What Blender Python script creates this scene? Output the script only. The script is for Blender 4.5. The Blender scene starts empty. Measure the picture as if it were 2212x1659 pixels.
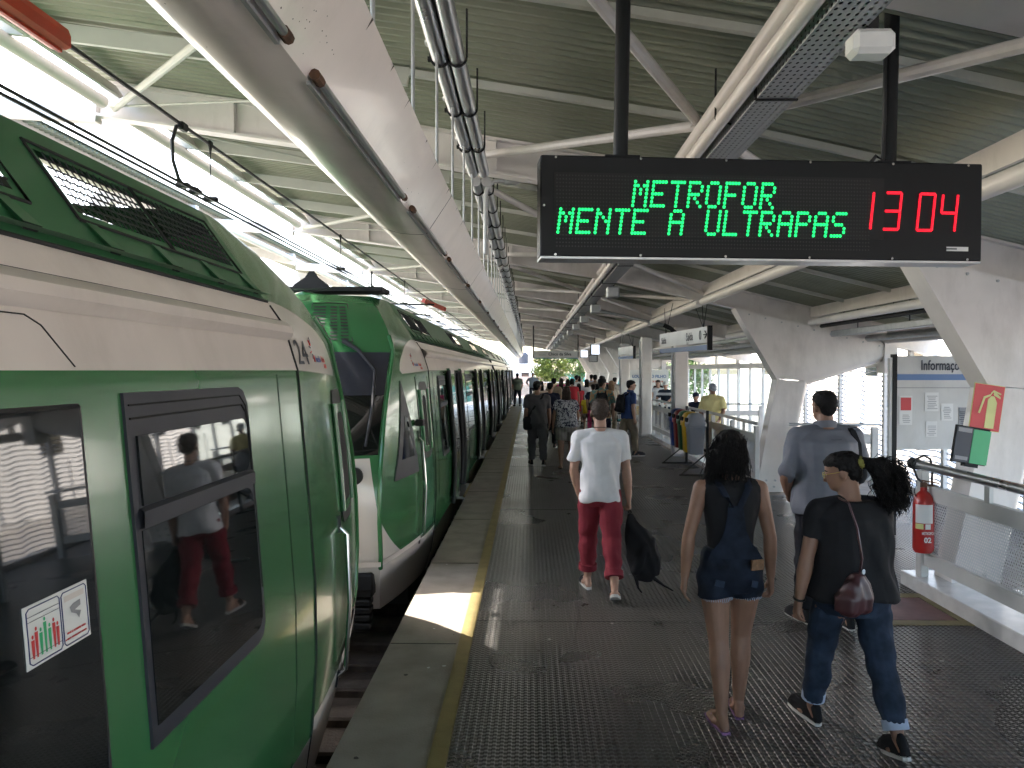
import bpy, bmesh, math, random
from mathutils import Vector, Matrix, noise
import numpy as np
R = math.radians
random.seed(7)
scene = bpy.context.scene
col = scene.collection

# ---------------------------------------------------------------- camera, sky, sun, exposure
cam_d = bpy.data.cameras.new('camera')
cam = bpy.data.objects.new('camera', cam_d); col.objects.link(cam)
cam.location = (0, 0, 1.95)
cam.rotation_euler = (R(90 - 0.97), 0, R(1.28))
cam_d.sensor_width = 36.0
cam_d.lens = 36.0 * 1740 / 2212
cam_d.clip_start = 0.05
cam_d.clip_end = 2000
scene.camera = cam

SUN_EL, SUN_AZ = R(47), R(-57)      # azimuth from +Y towards +X of where the sun stands
world = bpy.data.worlds.new('World'); scene.world = world; world.use_nodes = True
wn = world.node_tree.nodes; wl = world.node_tree.links
sky = wn.new('ShaderNodeTexSky'); sky.sky_type = 'NISHITA'; sky.sun_disc = False
sky.sun_elevation = SUN_EL; sky.sun_rotation = SUN_AZ
sky.air_density = 1.0; sky.dust_density = 3.0; sky.ozone_density = 1.0
wn['Background'].inputs['Strength'].default_value = 0.15
wl.new(sky.outputs['Color'], wn['Background'].inputs['Color'])
sun_d = bpy.data.lights.new('sun', 'SUN'); sun_d.energy = 2.1; sun_d.angle = R(0.55); sun_d.color = (1.0, 0.94, 0.85)
sun = bpy.data.objects.new('sun', sun_d); col.objects.link(sun)
sd = Vector((math.sin(SUN_AZ) * math.cos(SUN_EL), math.cos(SUN_AZ) * math.cos(SUN_EL), math.sin(SUN_EL)))
sun.rotation_euler = sd.to_track_quat('Z', 'Y').to_euler()
scene.view_settings.view_transform = 'Standard'; scene.view_settings.look = 'None'
scene.view_settings.exposure = 3.15; scene.view_settings.gamma = 1.0
scene.view_settings.use_curve_mapping = False
scene.cycles.use_denoising = True
scene.cycles.use_adaptive_sampling = True; scene.cycles.adaptive_threshold = .03
scene.cycles.max_bounces = 7; scene.cycles.diffuse_bounces = 3; scene.cycles.glossy_bounces = 3
scene.cycles.transparent_max_bounces = 12
scene.cycles.sample_clamp_indirect = 6.0

# ---------------------------------------------------------------- materials
MATS = {}
def mat(name, color, rough=0.5, metal=0.0, var=0.0, vscale=4.0, bump=0.0, bscale=60.0, coat=0.0, spec=0.5,
        ior=1.5, emit=None, estr=0.0, grime=0.0, gscale=1.2, rvar=0.0, sheen=0.0):
    m = bpy.data.materials.new(name); m.use_nodes = True
    nt = m.node_tree; n = nt.nodes; l = nt.links
    b = n['Principled BSDF']
    b.inputs['Base Color'].default_value = (*color, 1)
    b.inputs['Roughness'].default_value = rough; b.inputs['Metallic'].default_value = metal
    b.inputs['Coat Weight'].default_value = coat; b.inputs['Coat Roughness'].default_value = 0.08
    b.inputs['Specular IOR Level'].default_value = spec; b.inputs['IOR'].default_value = ior
    b.inputs['Sheen Weight'].default_value = sheen
    if emit:
        b.inputs['Emission Color'].default_value = (*emit, 1); b.inputs['Emission Strength'].default_value = estr
    if var or grime or bump or rvar:
        tc = n.new('ShaderNodeTexCoord')
    if var or grime:
        last = None
        if var:
            tx = n.new('ShaderNodeTexNoise'); tx.inputs['Scale'].default_value = vscale; tx.inputs['Detail'].default_value = 3
            l.new(tc.outputs['Object'], tx.inputs['Vector'])
            mr = n.new('ShaderNodeMapRange'); mr.inputs['From Min'].default_value = .3; mr.inputs['From Max'].default_value = .7
            mr.inputs['To Min'].default_value = 1 - var; mr.inputs['To Max'].default_value = 1 + var
            l.new(tx.outputs['Fac'], mr.inputs['Value'])
            vm = n.new('ShaderNodeVectorMath'); vm.operation = 'SCALE'; vm.inputs[0].default_value = color
            l.new(mr.outputs['Result'], vm.inputs['Scale']); last = vm.outputs['Vector']
        if grime:
            tx = n.new('ShaderNodeTexNoise'); tx.inputs['Scale'].default_value = gscale; tx.inputs['Detail'].default_value = 9
            tx.inputs['Roughness'].default_value = .7
            mp = n.new('ShaderNodeMapping'); mp.inputs['Scale'].default_value = (1, 1, .35)
            l.new(tc.outputs['Object'], mp.inputs['Vector']); l.new(mp.outputs['Vector'], tx.inputs['Vector'])
            mr = n.new('ShaderNodeMapRange'); mr.inputs['From Min'].default_value = .52; mr.inputs['From Max'].default_value = .75
            mr.inputs['To Min'].default_value = 0; mr.inputs['To Max'].default_value = grime
            l.new(tx.outputs['Fac'], mr.inputs['Value'])
            mx = n.new('ShaderNodeMix'); mx.data_type = 'RGBA'
            l.new(mr.outputs['Result'], mx.inputs['Factor'])
            if last is not None: l.new(last, mx.inputs['A'])
            else: mx.inputs['A'].default_value = (*color, 1)
            mx.inputs['B'].default_value = (color[0] * .35 + .02, color[1] * .32 + .018, color[2] * .28 + .014, 1)
            last = mx.outputs['Result']
        l.new(last, b.inputs['Base Color'])
    if rvar:
        tx = n.new('ShaderNodeTexNoise'); tx.inputs['Scale'].default_value = 3.0; tx.inputs['Detail'].default_value = 5
        l.new(tc.outputs['Object'], tx.inputs['Vector'])
        mr = n.new('ShaderNodeMapRange'); mr.inputs['From Min'].default_value = .3; mr.inputs['From Max'].default_value = .7
        mr.inputs['To Min'].default_value = max(0.02, rough - rvar); mr.inputs['To Max'].default_value = rough + rvar
        l.new(tx.outputs['Fac'], mr.inputs['Value']); l.new(mr.outputs['Result'], b.inputs['Roughness'])
    if bump:
        tx = n.new('ShaderNodeTexNoise'); tx.inputs['Scale'].default_value = bscale; tx.inputs['Detail'].default_value = 3
        l.new(tc.outputs['Object'], tx.inputs['Vector'])
        bp = n.new('ShaderNodeBump'); bp.inputs['Strength'].default_value = bump; bp.inputs['Distance'].default_value = .01
        l.new(tx.outputs['Fac'], bp.inputs['Height']); l.new(bp.outputs['Normal'], b.inputs['Normal'])
    MATS[name] = m
    return m

mat('green', (.034, .150, .052), .24, coat=.42, bump=.04, bscale=.9, grime=.16, gscale=2.6)
mat('teal_door', (.03, .17, .085), .25, coat=.4, var=.05, vscale=2)
mat('roofgreen', (.022, .105, .040), .45, coat=.12, var=.10, vscale=3, grime=.25)
mat('trainwhite', (.64, .575, .525), .38, coat=.25, var=.04, grime=.22, gscale=2.2)
mat('skirt', (.50, .44, .39), .45, var=.08, grime=.5, gscale=3)
mat('frame', (.030, .032, .042), .5, var=.1, vscale=6, spec=.3)
mat('rubber', (.012, .012, .014), .55)
mat('glass', (.006, .008, .008), .03, ior=1.52, spec=.5, bump=.03, bscale=1.2)
mat('glass2', (.010, .012, .014), .05, ior=1.7, spec=.6, bump=.06, bscale=2.5)
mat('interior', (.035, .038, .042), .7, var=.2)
mat('under', (.012, .011, .010), .8, var=.3)
mat('chrome', (.62, .62, .60), .22, metal=1.0)
mat('alu', (.50, .51, .52), .35, metal=.9, var=.08, rvar=.1)
mat('galv', (.42, .43, .43), .5, metal=.6, var=.12, vscale=9)
mat('steel', (.72, .675, .64), .42, var=.05, grime=.34, gscale=2.0, coat=.15, bump=.03, bscale=3)
mat('steelg', (.52, .53, .47), .45, var=.06, grime=.2, gscale=2)
mat('roofsheet', (.28, .295, .22), .48, var=.12, vscale=2.5, metal=.15)
mat('beam', (.79, .705, .66), .30, var=.04, grime=.26, gscale=2.6, coat=.25, bump=.04, bscale=2.5)
mat('grime', (.075, .06, .05), .8, var=.4, vscale=20)
mat('rust', (.09, .045, .025), .85, var=.5, vscale=30)
mat('black', (.008, .009, .010), .5, spec=.25)
mat('matblack', (.012, .012, .012), .8)
mat('wire', (.02, .02, .02), .5, metal=.4)
mat('redrod', (.42, .045, .018), .45, var=.12, grime=.3, gscale=6)
mat('orange', (.5, .10, .03), .5)
mat('concrete', (.30, .262, .222), .78, var=.16, vscale=3.5, bump=.25, bscale=70, grime=.35, gscale=3.0)
mat('trackbed', (.034, .027, .021), .9, var=.35, vscale=9, bump=.6, bscale=30)
mat('ground', (.36, .33, .29), .9, var=.2, vscale=.3)
mat('asphalt', (.07, .068, .065), .9, var=.2, vscale=2)
mat('yellow', (.26, .20, .075), .6, var=.15, vscale=7, grime=.45, gscale=4, bump=.2, bscale=120)
mat('redfaded', (.22, .12, .115), .6, var=.2, vscale=5, grime=.5)
mat('yellowfaded', (.24, .20, .10), .6, var=.2, vscale=5, grime=.5)
mat('redpaint', (.40, .12, .12), .6, var=.15, vscale=7, grime=.3)
mat('marble', (.62, .60, .58), .25, var=.12, vscale=7, grime=.2)
mat('railwhite', (.56, .555, .53), .42, var=.05, grime=.15)
mat('signwhite', (.70, .70, .68), .4, var=.03, grime=.1)
mat('boardgrey', (.54, .54, .52), .35, var=.12, vscale=2, grime=.35, gscale=1.5)
mat('signblue', (.10, .19, .38), .4)
mat('inkdark', (.03, .035, .05), .5)
mat('inkblue', (.02, .03, .12), .5)
mat('inkgrey', (.25, .25, .26), .5)
mat('logoblue', (.05, .08, .25), .5)
mat('logored', (.55, .04, .04), .5)
mat('extred', (.42, .022, .018), .3, coat=.3, var=.08)
mat('signred', (.55, .030, .035), .4)
mat('signlime', (.62, .62, .25), .5)
mat('leafgreen', (.03, .38, .15), .35)
mat('screen', (.6, .7, .8), .2, emit=(.75, .85, 1.0), estr=.2)
mat('led_g', (.0, .3, .06), .4, emit=(.015, 1.0, .19), estr=.21)
mat('led_r', (.3, .0, .0), .4, emit=(1.0, .012, .03), estr=.20)
mat('led_o', (.4, .1, .0), .4, emit=(1.0, .38, .0), estr=.2)
mat('led_off', (.02, .022, .022), .4)
mat('bin_blue', (.02, .05, .19), .35, var=.1); mat('bin_red', (.25, .025, .025), .35, var=.1)
mat('bin_green', (.015, .10, .04), .35, var=.1); mat('bin_yellow', (.62, .37, .02), .35, var=.1)
mat('bin_grey', (.24, .25, .28), .38, var=.05)
mat('louvre', (.74, .74, .73), .45, var=.05)
mat('tealfence', (.02, .22, .20), .6, var=.1)
mat('brick', (.32, .15, .10), .85, var=.2)
mat('pinkwall', (.55, .40, .33), .85, var=.12)
mat('plaster', (.75, .72, .67), .85, var=.08, grime=.25)
mat('bark', (.10, .075, .05), .9, var=.3, vscale=20)

# clear glass for the far facade
def glassmat(name, tint, trans):
    m = bpy.data.materials.new(name); m.use_nodes = True; nt = m.node_tree; n = nt.nodes; l = nt.links
    for x in list(n):
        if x.type != 'OUTPUT_MATERIAL': n.remove(x)
    tr = n.new('ShaderNodeBsdfTransparent'); tr.inputs['Color'].default_value = (*tint, 1)
    gl = n.new('ShaderNodeBsdfGlossy'); gl.inputs['Roughness'].default_value = .05
    mx = n.new('ShaderNodeMixShader'); mx.inputs['Fac'].default_value = trans
    l.new(tr.outputs[0], mx.inputs[1]); l.new(gl.outputs[0], mx.inputs[2])
    l.new(mx.outputs[0], n['Material Output'].inputs['Surface'])
    MATS[name] = m
glassmat('clearglass', (.90, .95, .94), .10)
glassmat('tubeglass', (.80, .80, .80), .30)

# perforated sheet: round holes on a staggered grid, in the plane of two object axes
def perfmat(name, color, pitch, hole, axes, sep=None):
    m = mat(name, color, .45, var=.04); nt = m.node_tree; n = nt.nodes; l = nt.links
    tc = n.new('ShaderNodeTexCoord'); sp = n.new('ShaderNodeSeparateXYZ'); l.new(tc.outputs['Object'], sp.inputs[0])
    def M(op, a, b=None):
        x = n.new('ShaderNodeMath'); x.operation = op
        for i, v in enumerate((a, b)):
            if v is None: continue
            if isinstance(v, (int, float)): x.inputs[i].default_value = v
            else: l.new(v, x.inputs[i])
        return x.outputs[0]
    u = M('DIVIDE', sp.outputs[axes[0]], pitch[0]); v = M('DIVIDE', sp.outputs[axes[1]], pitch[1])
    row = M('FLOOR', v); odd = M('MULTIPLY', M('FLOORED_MODULO', row, 2.0), .5 if sep is None else sep)
    fu = M('SUBTRACT', M('FRACT', M('ADD', u, odd)), .5); fv = M('SUBTRACT', M('FRACT', v), .5)
    du = M('DIVIDE', fu, hole[0]); dv = M('DIVIDE', fv, hole[1])
    d = M('ADD', M('MULTIPLY', du, du), M('MULTIPLY', dv, dv))
    inside = M('LESS_THAN', d, 1.0)
    tr = n.new('ShaderNodeBsdfTransparent'); mx = n.new('ShaderNodeMixShader')
    l.new(inside, mx.inputs[0]); l.new(n['Principled BSDF'].outputs[0], mx.inputs[1]); l.new(tr.outputs[0], mx.inputs[2])
    l.new(mx.outputs[0], n['Material Output'].inputs['Surface'])
    return m
perfmat('perf_rail', (.55, .55, .54), (.030, .023), (.40, .40), ('Y', 'Z'))
perfmat('perf_tray', (.40, .41, .42), (.05, .034), (.30, .22), ('Y', 'X'), 0.0)

# two-tone livery: attribute 'paint' > 0 is white, < 0 is green
def livery():
    m = mat('livery', (.034, .150, .052), .24, coat=.42, bump=.04, bscale=.9); nt = m.node_tree; n = nt.nodes; l = nt.links
    at = n.new('ShaderNodeAttribute'); at.attribute_name = 'paint'
    mr = n.new('ShaderNodeMapRange'); mr.inputs['From Min'].default_value = -.004; mr.inputs['From Max'].default_value = .004
    l.new(at.outputs['Fac'], mr.inputs['Value'])
    mx = n.new('ShaderNodeMix'); mx.data_type = 'RGBA'; l.new(mr.outputs['Result'], mx.inputs['Factor'])
    mx.inputs['A'].default_value = (.034, .150, .052, 1); mx.inputs['B'].default_value = (.62, .575, .53, 1)
    l.new(mx.outputs['Result'], n['Principled BSDF'].inputs['Base Color'])
livery()

# rubber studded floor
def floormat():
    m = mat('rubberfloor', (.032, .032, .033), .34, spec=.5); nt = m.node_tree; n = nt.nodes; l = nt.links
    b = n['Principled BSDF']
    tc = n.new('ShaderNodeTexCoord')
    tx = n.new('ShaderNodeTexNoise'); tx.inputs['Scale'].default_value = .8; tx.inputs['Detail'].default_value = 3; tx.inputs['Roughness'].default_value = .5
    l.new(tc.outputs['Object'], tx.inputs['Vector'])
    cr = n.new('ShaderNodeValToRGB')
    cr.color_ramp.elements[0].position = .3; cr.color_ramp.elements[0].color = (.048, .0465, .0455, 1)
    cr.color_ramp.elements[1].position = .72; cr.color_ramp.elements[1].color = (.095, .089, .083, 1)
    l.new(tx.outputs['Fac'], cr.inputs['Fac']); l.new(cr.outputs['Color'], b.inputs['Base Color'])
    mr = n.new('ShaderNodeMapRange'); mr.inputs['From Min'].default_value = .3; mr.inputs['From Max'].default_value = .7
    mr.inputs['To Min'].default_value = .24; mr.inputs['To Max'].default_value = .36
    l.new(tx.outputs['Fac'], mr.inputs['Value']); l.new(mr.outputs['Result'], b.inputs['Roughness'])
    wv = n.new('ShaderNodeTexWave'); wv.wave_type = 'BANDS'; wv.bands_direction = 'Y'; wv.wave_profile = 'SIN'
    wv.inputs['Scale'].default_value = 1 / .040 * .314; wv.inputs['Distortion'].default_value = .0
    l.new(tc.outputs['Object'], wv.inputs['Vector'])
    bp = n.new('ShaderNodeBump'); bp.inputs['Strength'].default_value = .55; bp.inputs['Distance'].default_value = .006
    l.new(wv.outputs['Fac'], bp.inputs['Height']); l.new(bp.outputs['Normal'], b.inputs['Normal'])
floormat()
def leafmat(name, color):
    m = mat(name, color, .55); nt = m.node_tree; n = nt.nodes; l = nt.links
    oi = n.new('ShaderNodeNewGeometry'); tx = n.new('ShaderNodeTexNoise'); tx.inputs['Scale'].default_value = .9
    l.new(oi.outputs['Position'], tx.inputs['Vector'])
    cr = n.new('ShaderNodeValToRGB'); cr.color_ramp.elements[0].position = .35; cr.color_ramp.elements[1].position = .7
    cr.color_ramp.elements[0].color = (color[0] * .6, color[1] * .65, color[2] * .6, 1); cr.color_ramp.elements[1].color = (color[0] * 1.6, color[1] * 1.3, color[2], 1)
    l.new(tx.outputs['Fac'], cr.inputs['Fac']); l.new(cr.outputs['Color'], n['Principled BSDF'].inputs['Base Color'])
leafmat('leaf_a', (.10, .15, .03)); leafmat('leaf_b', (.05, .13, .025))

# ---------------------------------------------------------------- mesh helpers
class MB:
    def __init__(s): s.v = []; s.f = []; s.m = []; s.sm = []
    def add(s, vs, fs, mi=0, smooth=False):
        o = len(s.v); s.v += [tuple(p) for p in vs]
        for f in fs: s.f.append([i + o for i in f]); s.m.append(mi); s.sm.append(smooth)
        return s
    def box(s, c, d, mi=0, rot=None, bev=0.0):
        hx, hy, hz = d[0] / 2, d[1] / 2, d[2] / 2
        if bev:
            b = min(bev, hx * .9, hy * .9, hz * .9)
            vs = []
            for sx in (-1, 1):
                for sy in (-1, 1):
                    for sz in (-1, 1):
                        vs += [(sx * (hx - b), sy * (hy - b), sz * hz), (sx * (hx - b), sy * hy, sz * (hz - b)), (sx * hx, sy * (hy - b), sz * (hz - b))]
            bm = bmesh.new()
            for p in vs: bm.verts.new(p)
            r = bmesh.ops.convex_hull(bm, input=bm.verts[:])
            bm.verts.index_update(); vs = [v.co.copy() for v in bm.verts]; fs = [[v.index for v in f.verts] for f in bm.faces]; bm.free()
        else:
            vs = [Vector((x, y, z)) for x in (-hx, hx) for y in (-hy, hy) for z in (-hz, hz)]
            fs = [(0, 1, 3, 2), (4, 6, 7, 5), (0, 4, 5, 1), (2, 3, 7, 6), (0, 2, 6, 4), (1, 5, 7, 3)]
        vs = [Vector(p) for p in vs]
        if rot is not None: vs = [rot @ p for p in vs]
        return s.add([p + Vector(c) for p in vs], fs, mi)
    def bar(s, a, b, w, h, mi=0, up=(0, 0, 1)):
        a, b = Vector(a), Vector(b); d = (b - a); L = d.length; d.normalize()
        x = d.cross(Vector(up));
        if x.length < 1e-5: x = Vector((1, 0, 0))
        x.normalize(); z = x.cross(d)
        vs = []
        for p in (a, b):
            for sx, sz in ((-1, -1), (1, -1), (1, 1), (-1, 1)):
                vs.append(p + x * (sx * w / 2) + z * (sz * h / 2))
        return s.add(vs, [(0, 1, 2, 3), (7, 6, 5, 4), (0, 4, 5, 1), (1, 5, 6, 2), (2, 6, 7, 3), (3, 7, 4, 0)], mi)
    def tube(s, pts, r, n=10, mi=0, cap=True, smooth=True):
        pts = [Vector(p) for p in pts]; rs = r if isinstance(r, (list, tuple)) else [r] * len(pts)
        vs = []; fs = []; px = None
        for i, p in enumerate(pts):
            d = (pts[min(i + 1, len(pts) - 1)] - pts[max(i - 1, 0)]).normalized()
            if px is None:
                px = d.cross(Vector((0, 0, 1)))
                if px.length < 1e-4: px = d.cross(Vector((0, 1, 0)))
            px = (px - d * px.dot(d)).normalized(); pz = px.cross(d)
            for k in range(n):
                a = 2 * math.pi * k / n
                vs.append(p + (px * math.cos(a) + pz * math.sin(a)) * rs[i])
        for i in range(len(pts) - 1):
            for k in range(n):
                fs.append((i * n + k, i * n + (k + 1) % n, (i + 1) * n + (k + 1) % n, (i + 1) * n + k))
        s.add(vs, fs, mi, smooth)
        if cap:
            o = len(s.v) - len(vs)
            s.f.append([o + k for k in range(n)][::-1]); s.m.append(mi); s.sm.append(False)
            s.f.append([o + (len(pts) - 1) * n + k for k in range(n)]); s.m.append(mi); s.sm.append(False)
        return s
    def prism(s, poly, d0, d1, axis='Y', mi=0):
        """poly: 2-D points; extruded from d0 to d1 along axis. axis Y: poly is (x,z); X: (y,z); Z: (x,y)"""
        def P(p, d):
            return {'Y': (p[0], d, p[1]), 'X': (d, p[0], p[1]), 'Z': (p[0], p[1], d)}[axis]
        n = len(poly); vs = [P(p, d0) for p in poly] + [P(p, d1) for p in poly]
        fs = [list(range(n))[::-1], list(range(n, 2 * n))] + [(i, (i + 1) % n, n + (i + 1) % n, n + i) for i in range(n)]
        return s.add(vs, fs, mi)
    def rings(s, rings, mi=0, cap=True, smooth=True):
        n = len(rings[0]); vs = [p for r in rings for p in r]; fs = []
        for i in range(len(rings) - 1):
            for k in range(n): fs.append((i * n + k, i * n + (k + 1) % n, (i + 1) * n + (k + 1) % n, (i + 1) * n + k))
        o = len(s.v); s.add(vs, fs, mi, smooth)
        if cap:
            s.f.append([o + k for k in range(n)][::-1]); s.m.append(mi); s.sm.append(False)
            s.f.append([o + (len(rings) - 1) * n + k for k in range(n)]); s.m.append(mi); s.sm.append(False)
        return s
    def grid(s, rows, mi=0, smooth=True, skip=None):
        n = len(rows[0]); vs = [p for r in rows for p in r]; fs = []
        for i in range(len(rows) - 1):
            for k in range(n - 1):
                if skip and skip(i, k): continue
                fs.append((i * n + k, i * n + k + 1, (i + 1) * n + k + 1, (i + 1) * n + k))
        return s.add(vs, fs, mi, smooth)
    def mesh(s, name, mats, fix=True, sharp=35):
        me = bpy.data.meshes.new(name); me.from_pydata(s.v, [], s.f); me.update()
        if not isinstance(mats, (list, tuple)): mats = [mats]
        for m in mats: me.materials.append(MATS[m])
        me.polygons.foreach_set('material_index', s.m); me.polygons.foreach_set('use_smooth', s.sm)
        if fix:
            bm = bmesh.new(); bm.from_mesh(me); bmesh.ops.recalc_face_normals(bm, faces=bm.faces[:]); bm.to_mesh(me); bm.free()
        if any(s.sm) and sharp:
            me.set_sharp_from_angle(angle=R(sharp))
        return me
    def build(s, name, mats, parent=None, loc=None, rot=None, fix=True, sharp=35):
        return link(name, s.mesh(name, mats, fix, sharp), parent, loc, rot)

def link(name, data, parent=None, loc=None, rot=None):
    o = bpy.data.objects.new(name, data); col.objects.link(o)
    if parent is not None: o.parent = parent
    if loc is not None: o.location = loc
    if rot is not None: o.rotation_euler = rot
    return o
def tag(o, label=None, cat=None, group=None, kind=None):
    if label: o['label'] = label
    if cat: o['category'] = cat
    if group: o['group'] = group
    if kind: o['kind'] = kind
    return o
def thing(name, label, cat, loc=(0, 0, 0), rz=0.0, group=None):
    o = bpy.data.objects.new(name, None); col.objects.link(o); o.empty_display_size = .2
    o.location = loc; o.rotation_euler = (0, 0, rz)
    return tag(o, label, cat, group)
def lathe(prof, n=20, c=(0, 0, 0)):
    return [[(c[0] + r * math.cos(2 * math.pi * k / n), c[1] + r * math.sin(2 * math.pi * k / n), c[2] + z) for k in range(n)] for r, z in prof]
ORD = ['first', 'second', 'third', 'fourth', 'fifth', 'sixth', 'seventh', 'eighth', 'ninth', 'tenth', 'eleventh', 'twelfth',
       'thirteenth', 'fourteenth', 'fifteenth', 'sixteenth', 'seventeenth', 'eighteenth', 'nineteenth', 'twentieth', 'twenty-first',
       'twenty-second', 'twenty-third', 'twenty-fourth', 'twenty-fifth', 'twenty-sixth', 'twenty-seventh', 'twenty-eighth', 'twenty-ninth', 'thirtieth']
def ordn(i, n):
    return 'nearest' if i == 0 else ('farthest' if i == n - 1 else ORD[i] + ' nearest')

# queue of objects whose modifiers / text are turned into plain meshes in one go
QUEUE = []
def flush_queue():
    bpy.context.view_layer.update()
    dg = bpy.context.evaluated_depsgraph_get()
    done = []
    for o, fn in QUEUE:
        me = bpy.data.meshes.new_from_object(o.evaluated_get(dg), depsgraph=dg)
        done.append((o, me, fn))
    for o, me, fn in done:
        if o.type == 'MESH':
            o.modifiers.clear(); old = o.data; me.name = old.name; o.data = me
            if fn: fn(me)
        else:
            nm = o.name; mw = o.matrix_local.copy(); par = o.parent; lab = dict(o.items())
            mats = [m for m in o.data.materials]
            bpy.data.objects.remove(o)
            me.name = nm
            if not me.materials:
                for m in mats: me.materials.append(m)
            n = link(nm, me, par); n.matrix_local = mw
            for k, v in lab.items(): n[k] = v
    QUEUE.clear()
def text(body, name, size, m, parent, loc, rot, align='LEFT', extrude=.0006, sx=1.0, kind=None, bold=0.0, shear=0.0):
    c = bpy.data.curves.new(name, 'FONT'); c.body = body; c.size = size; c.extrude = extrude; c.align_x = align; c.align_y = 'BOTTOM_BASELINE'
    c.offset = bold; c.shear = shear; c.resolution_u = 3
    c.materials.append(MATS[m])
    o = link(name, c, parent, loc, rot); o.scale = (sx, 1, 1)
    QUEUE.append((o, None))
    return o
# ================================================================ SETTING
YN, YF = -7.0, 57.0
m = MB(); m.box((0, 150, -1.62), (700, 900, 1.0)); tag(m.build('ground', 'ground'), kind='structure')
m = MB(); m.prism([(-1.0, -.0), (-1.0, -1.1), (6.7, -1.1), (6.7, 0)], YN, 61.0, 'Y'); plat = tag(m.build('platform', 'concrete'), kind='structure')
m = MB(); m.box((-2.65, 40, -1.085), (3.2, 130, .05)); bed = tag(m.build('track_bed', 'trackbed'), kind='structure')
for i in range(-6, 130):      # sleepers
    if i == -6:
        sm = MB(); sm.box((0, 0, 0), (2.5, .24, .10), bev=.02); sme = sm.mesh('sleeper', 'trackbed')
    link('sleeper', sme, bed, (-2.65, i * .62, -1.03))
for x in (-2.65 - .5, -2.65 + .5):
    m = MB(); m.box((x, 40, -.93), (.07, 120, .13), bev=.01); m.build('rail', 'rust', bed)
# opposite platform
m = MB(); m.prism([(-7.6, 0), (-7.6, -1.1), (-12.5, -1.1), (-12.5, 0)], YN, 61.0, 'Y'); tag(m.build('platform', 'concrete'), kind='structure')
m = MB(); m.box((-6.0, 40, -1.08), (3.1, 130, .05)); tag(m.build('track_bed', 'trackbed'), kind='structure')
# platform surfaces
m = MB(); m.box((1.49, (YN + 60.5) / 2, .002), (3.80, 60.5 - YN, .008)); fl = tag(m.build('rubber_floor', 'rubberfloor'), kind='structure')
m = MB(); m.box((4.745, 9.9, .002), (2.69, 5.4, .008)); tag(m.build('rubber_floor', 'rubberfloor'), kind='structure')
m = MB()
for i in range(95):
    x = -.385 + i * .04
    m.prism([(x - .012, .006), (x - .008, .0105), (x + .008, .0105), (x + .012, .006)], 1.5, 60, 'Y')
for i in range(66):
    x = 3.44 + i * .04
    m.prism([(x - .012, .006), (x - .008, .0105), (x + .008, .0105), (x + .012, .006)], 7.3, 12.55, 'Y')
tag(m.build('floor_ribs', 'rubberfloor', fl), kind='stuff')
m = MB(); m.box((-.462, (YN + 60.5) / 2, .002), (.092, 60.5 - YN, .010)); tag(m.build('yellow_safety_line', 'yellow'), kind='structure')
# joints of the concrete edge slabs
m = MB()
for i in range(24):
    m.box((-.76, .9 + i * 2.4, .0008), (.47, .006, .003))
m.build('slab_joint', 'matblack', plat)
m = MB(); m.box((5.0, 3.1, .003), (2.7, 8.2, .010)); tag(m.build('daylight_tone_floor', 'marble'), kind='structure')  # added floor, its pale colour stands in for daylight behind the near railing
m = MB()
for i in range(12): m.box((1.49, 1.2 + i * 5.0, .0105), (3.80, .007, .003))
m.build('mat_joint', 'matblack', fl)
rg = random.Random(21); m = MB(); m2 = MB()
for k in range(260):
    x, y = rg.uniform(-.95, 3.3), 2.5 + 22 * rg.random() ** 1.6; r = rg.uniform(.006, .017); mm = m if k % 3 else m2
    z = .0112 if x > -.4 else (.0075 if x > -.52 else .0006)
    if -.53 < x < -.39: continue
    mm.add([(x + r * rg.uniform(.6, 1.2) * math.cos(a), y + r * rg.uniform(.6, 1.2) * math.sin(a), z) for a in [q * math.pi / 4 for q in range(8)]], [tuple(range(8))])
tag(m.build('gum_spots', 'grime', fl, fix=False), kind='stuff'); tag(m2.build('litter_specks', 'boardgrey', fl, fix=False), kind='stuff')
# floor marking under the extinguisher
m = MB()
m.box((2.98, 6.98, .0115), (.92, .12, .004)); m.box((2.98, 6.22, .0115), (.92, .12, .004))
m.box((2.58, 6.60, .0115), (.12, .64, .004)); m.box((3.38, 6.60, .0115), (.12, .64, .004))
fm = m.build('floor_marking', 'yellowfaded'); tag(fm, 'yellow bordered red floor marking square beside the marble kerb', 'floor marking')
m = MB(); m.box((2.98, 6.60, .0112), (.66, .62, .0035)); m.build('red_square', 'redfaded', fm)

# ---------------------------------------------------------------- canopy
RPTS = [(-3.81, 4.20), (-.85, 3.76), (1.19, 3.42), (3.3, 2.94), (5.7, 2.36), (6.5, 2.17)]
def zb(x):
    for (a, za), (b, zz) in zip(RPTS, RPTS[1:]):
        if x <= b: return za + (zz - za) * (x - a) / (b - a)
    return RPTS[-1][1]
RAFT = [-4.55, 1.3, 7.1, 13.0, 18.4, 23.8, 29.2, 34.6, 40.0, 45.4, 50.8, 56.2]
can = thing('station_canopy', 'long white steel canopy with ribbed olive roof sheets over the platform', 'canopy', (0, 25, 0))
def cparent(o):
    o.parent = can; o.matrix_parent_inverse = Matrix.Translation((0, -25, 0)); return o
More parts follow.
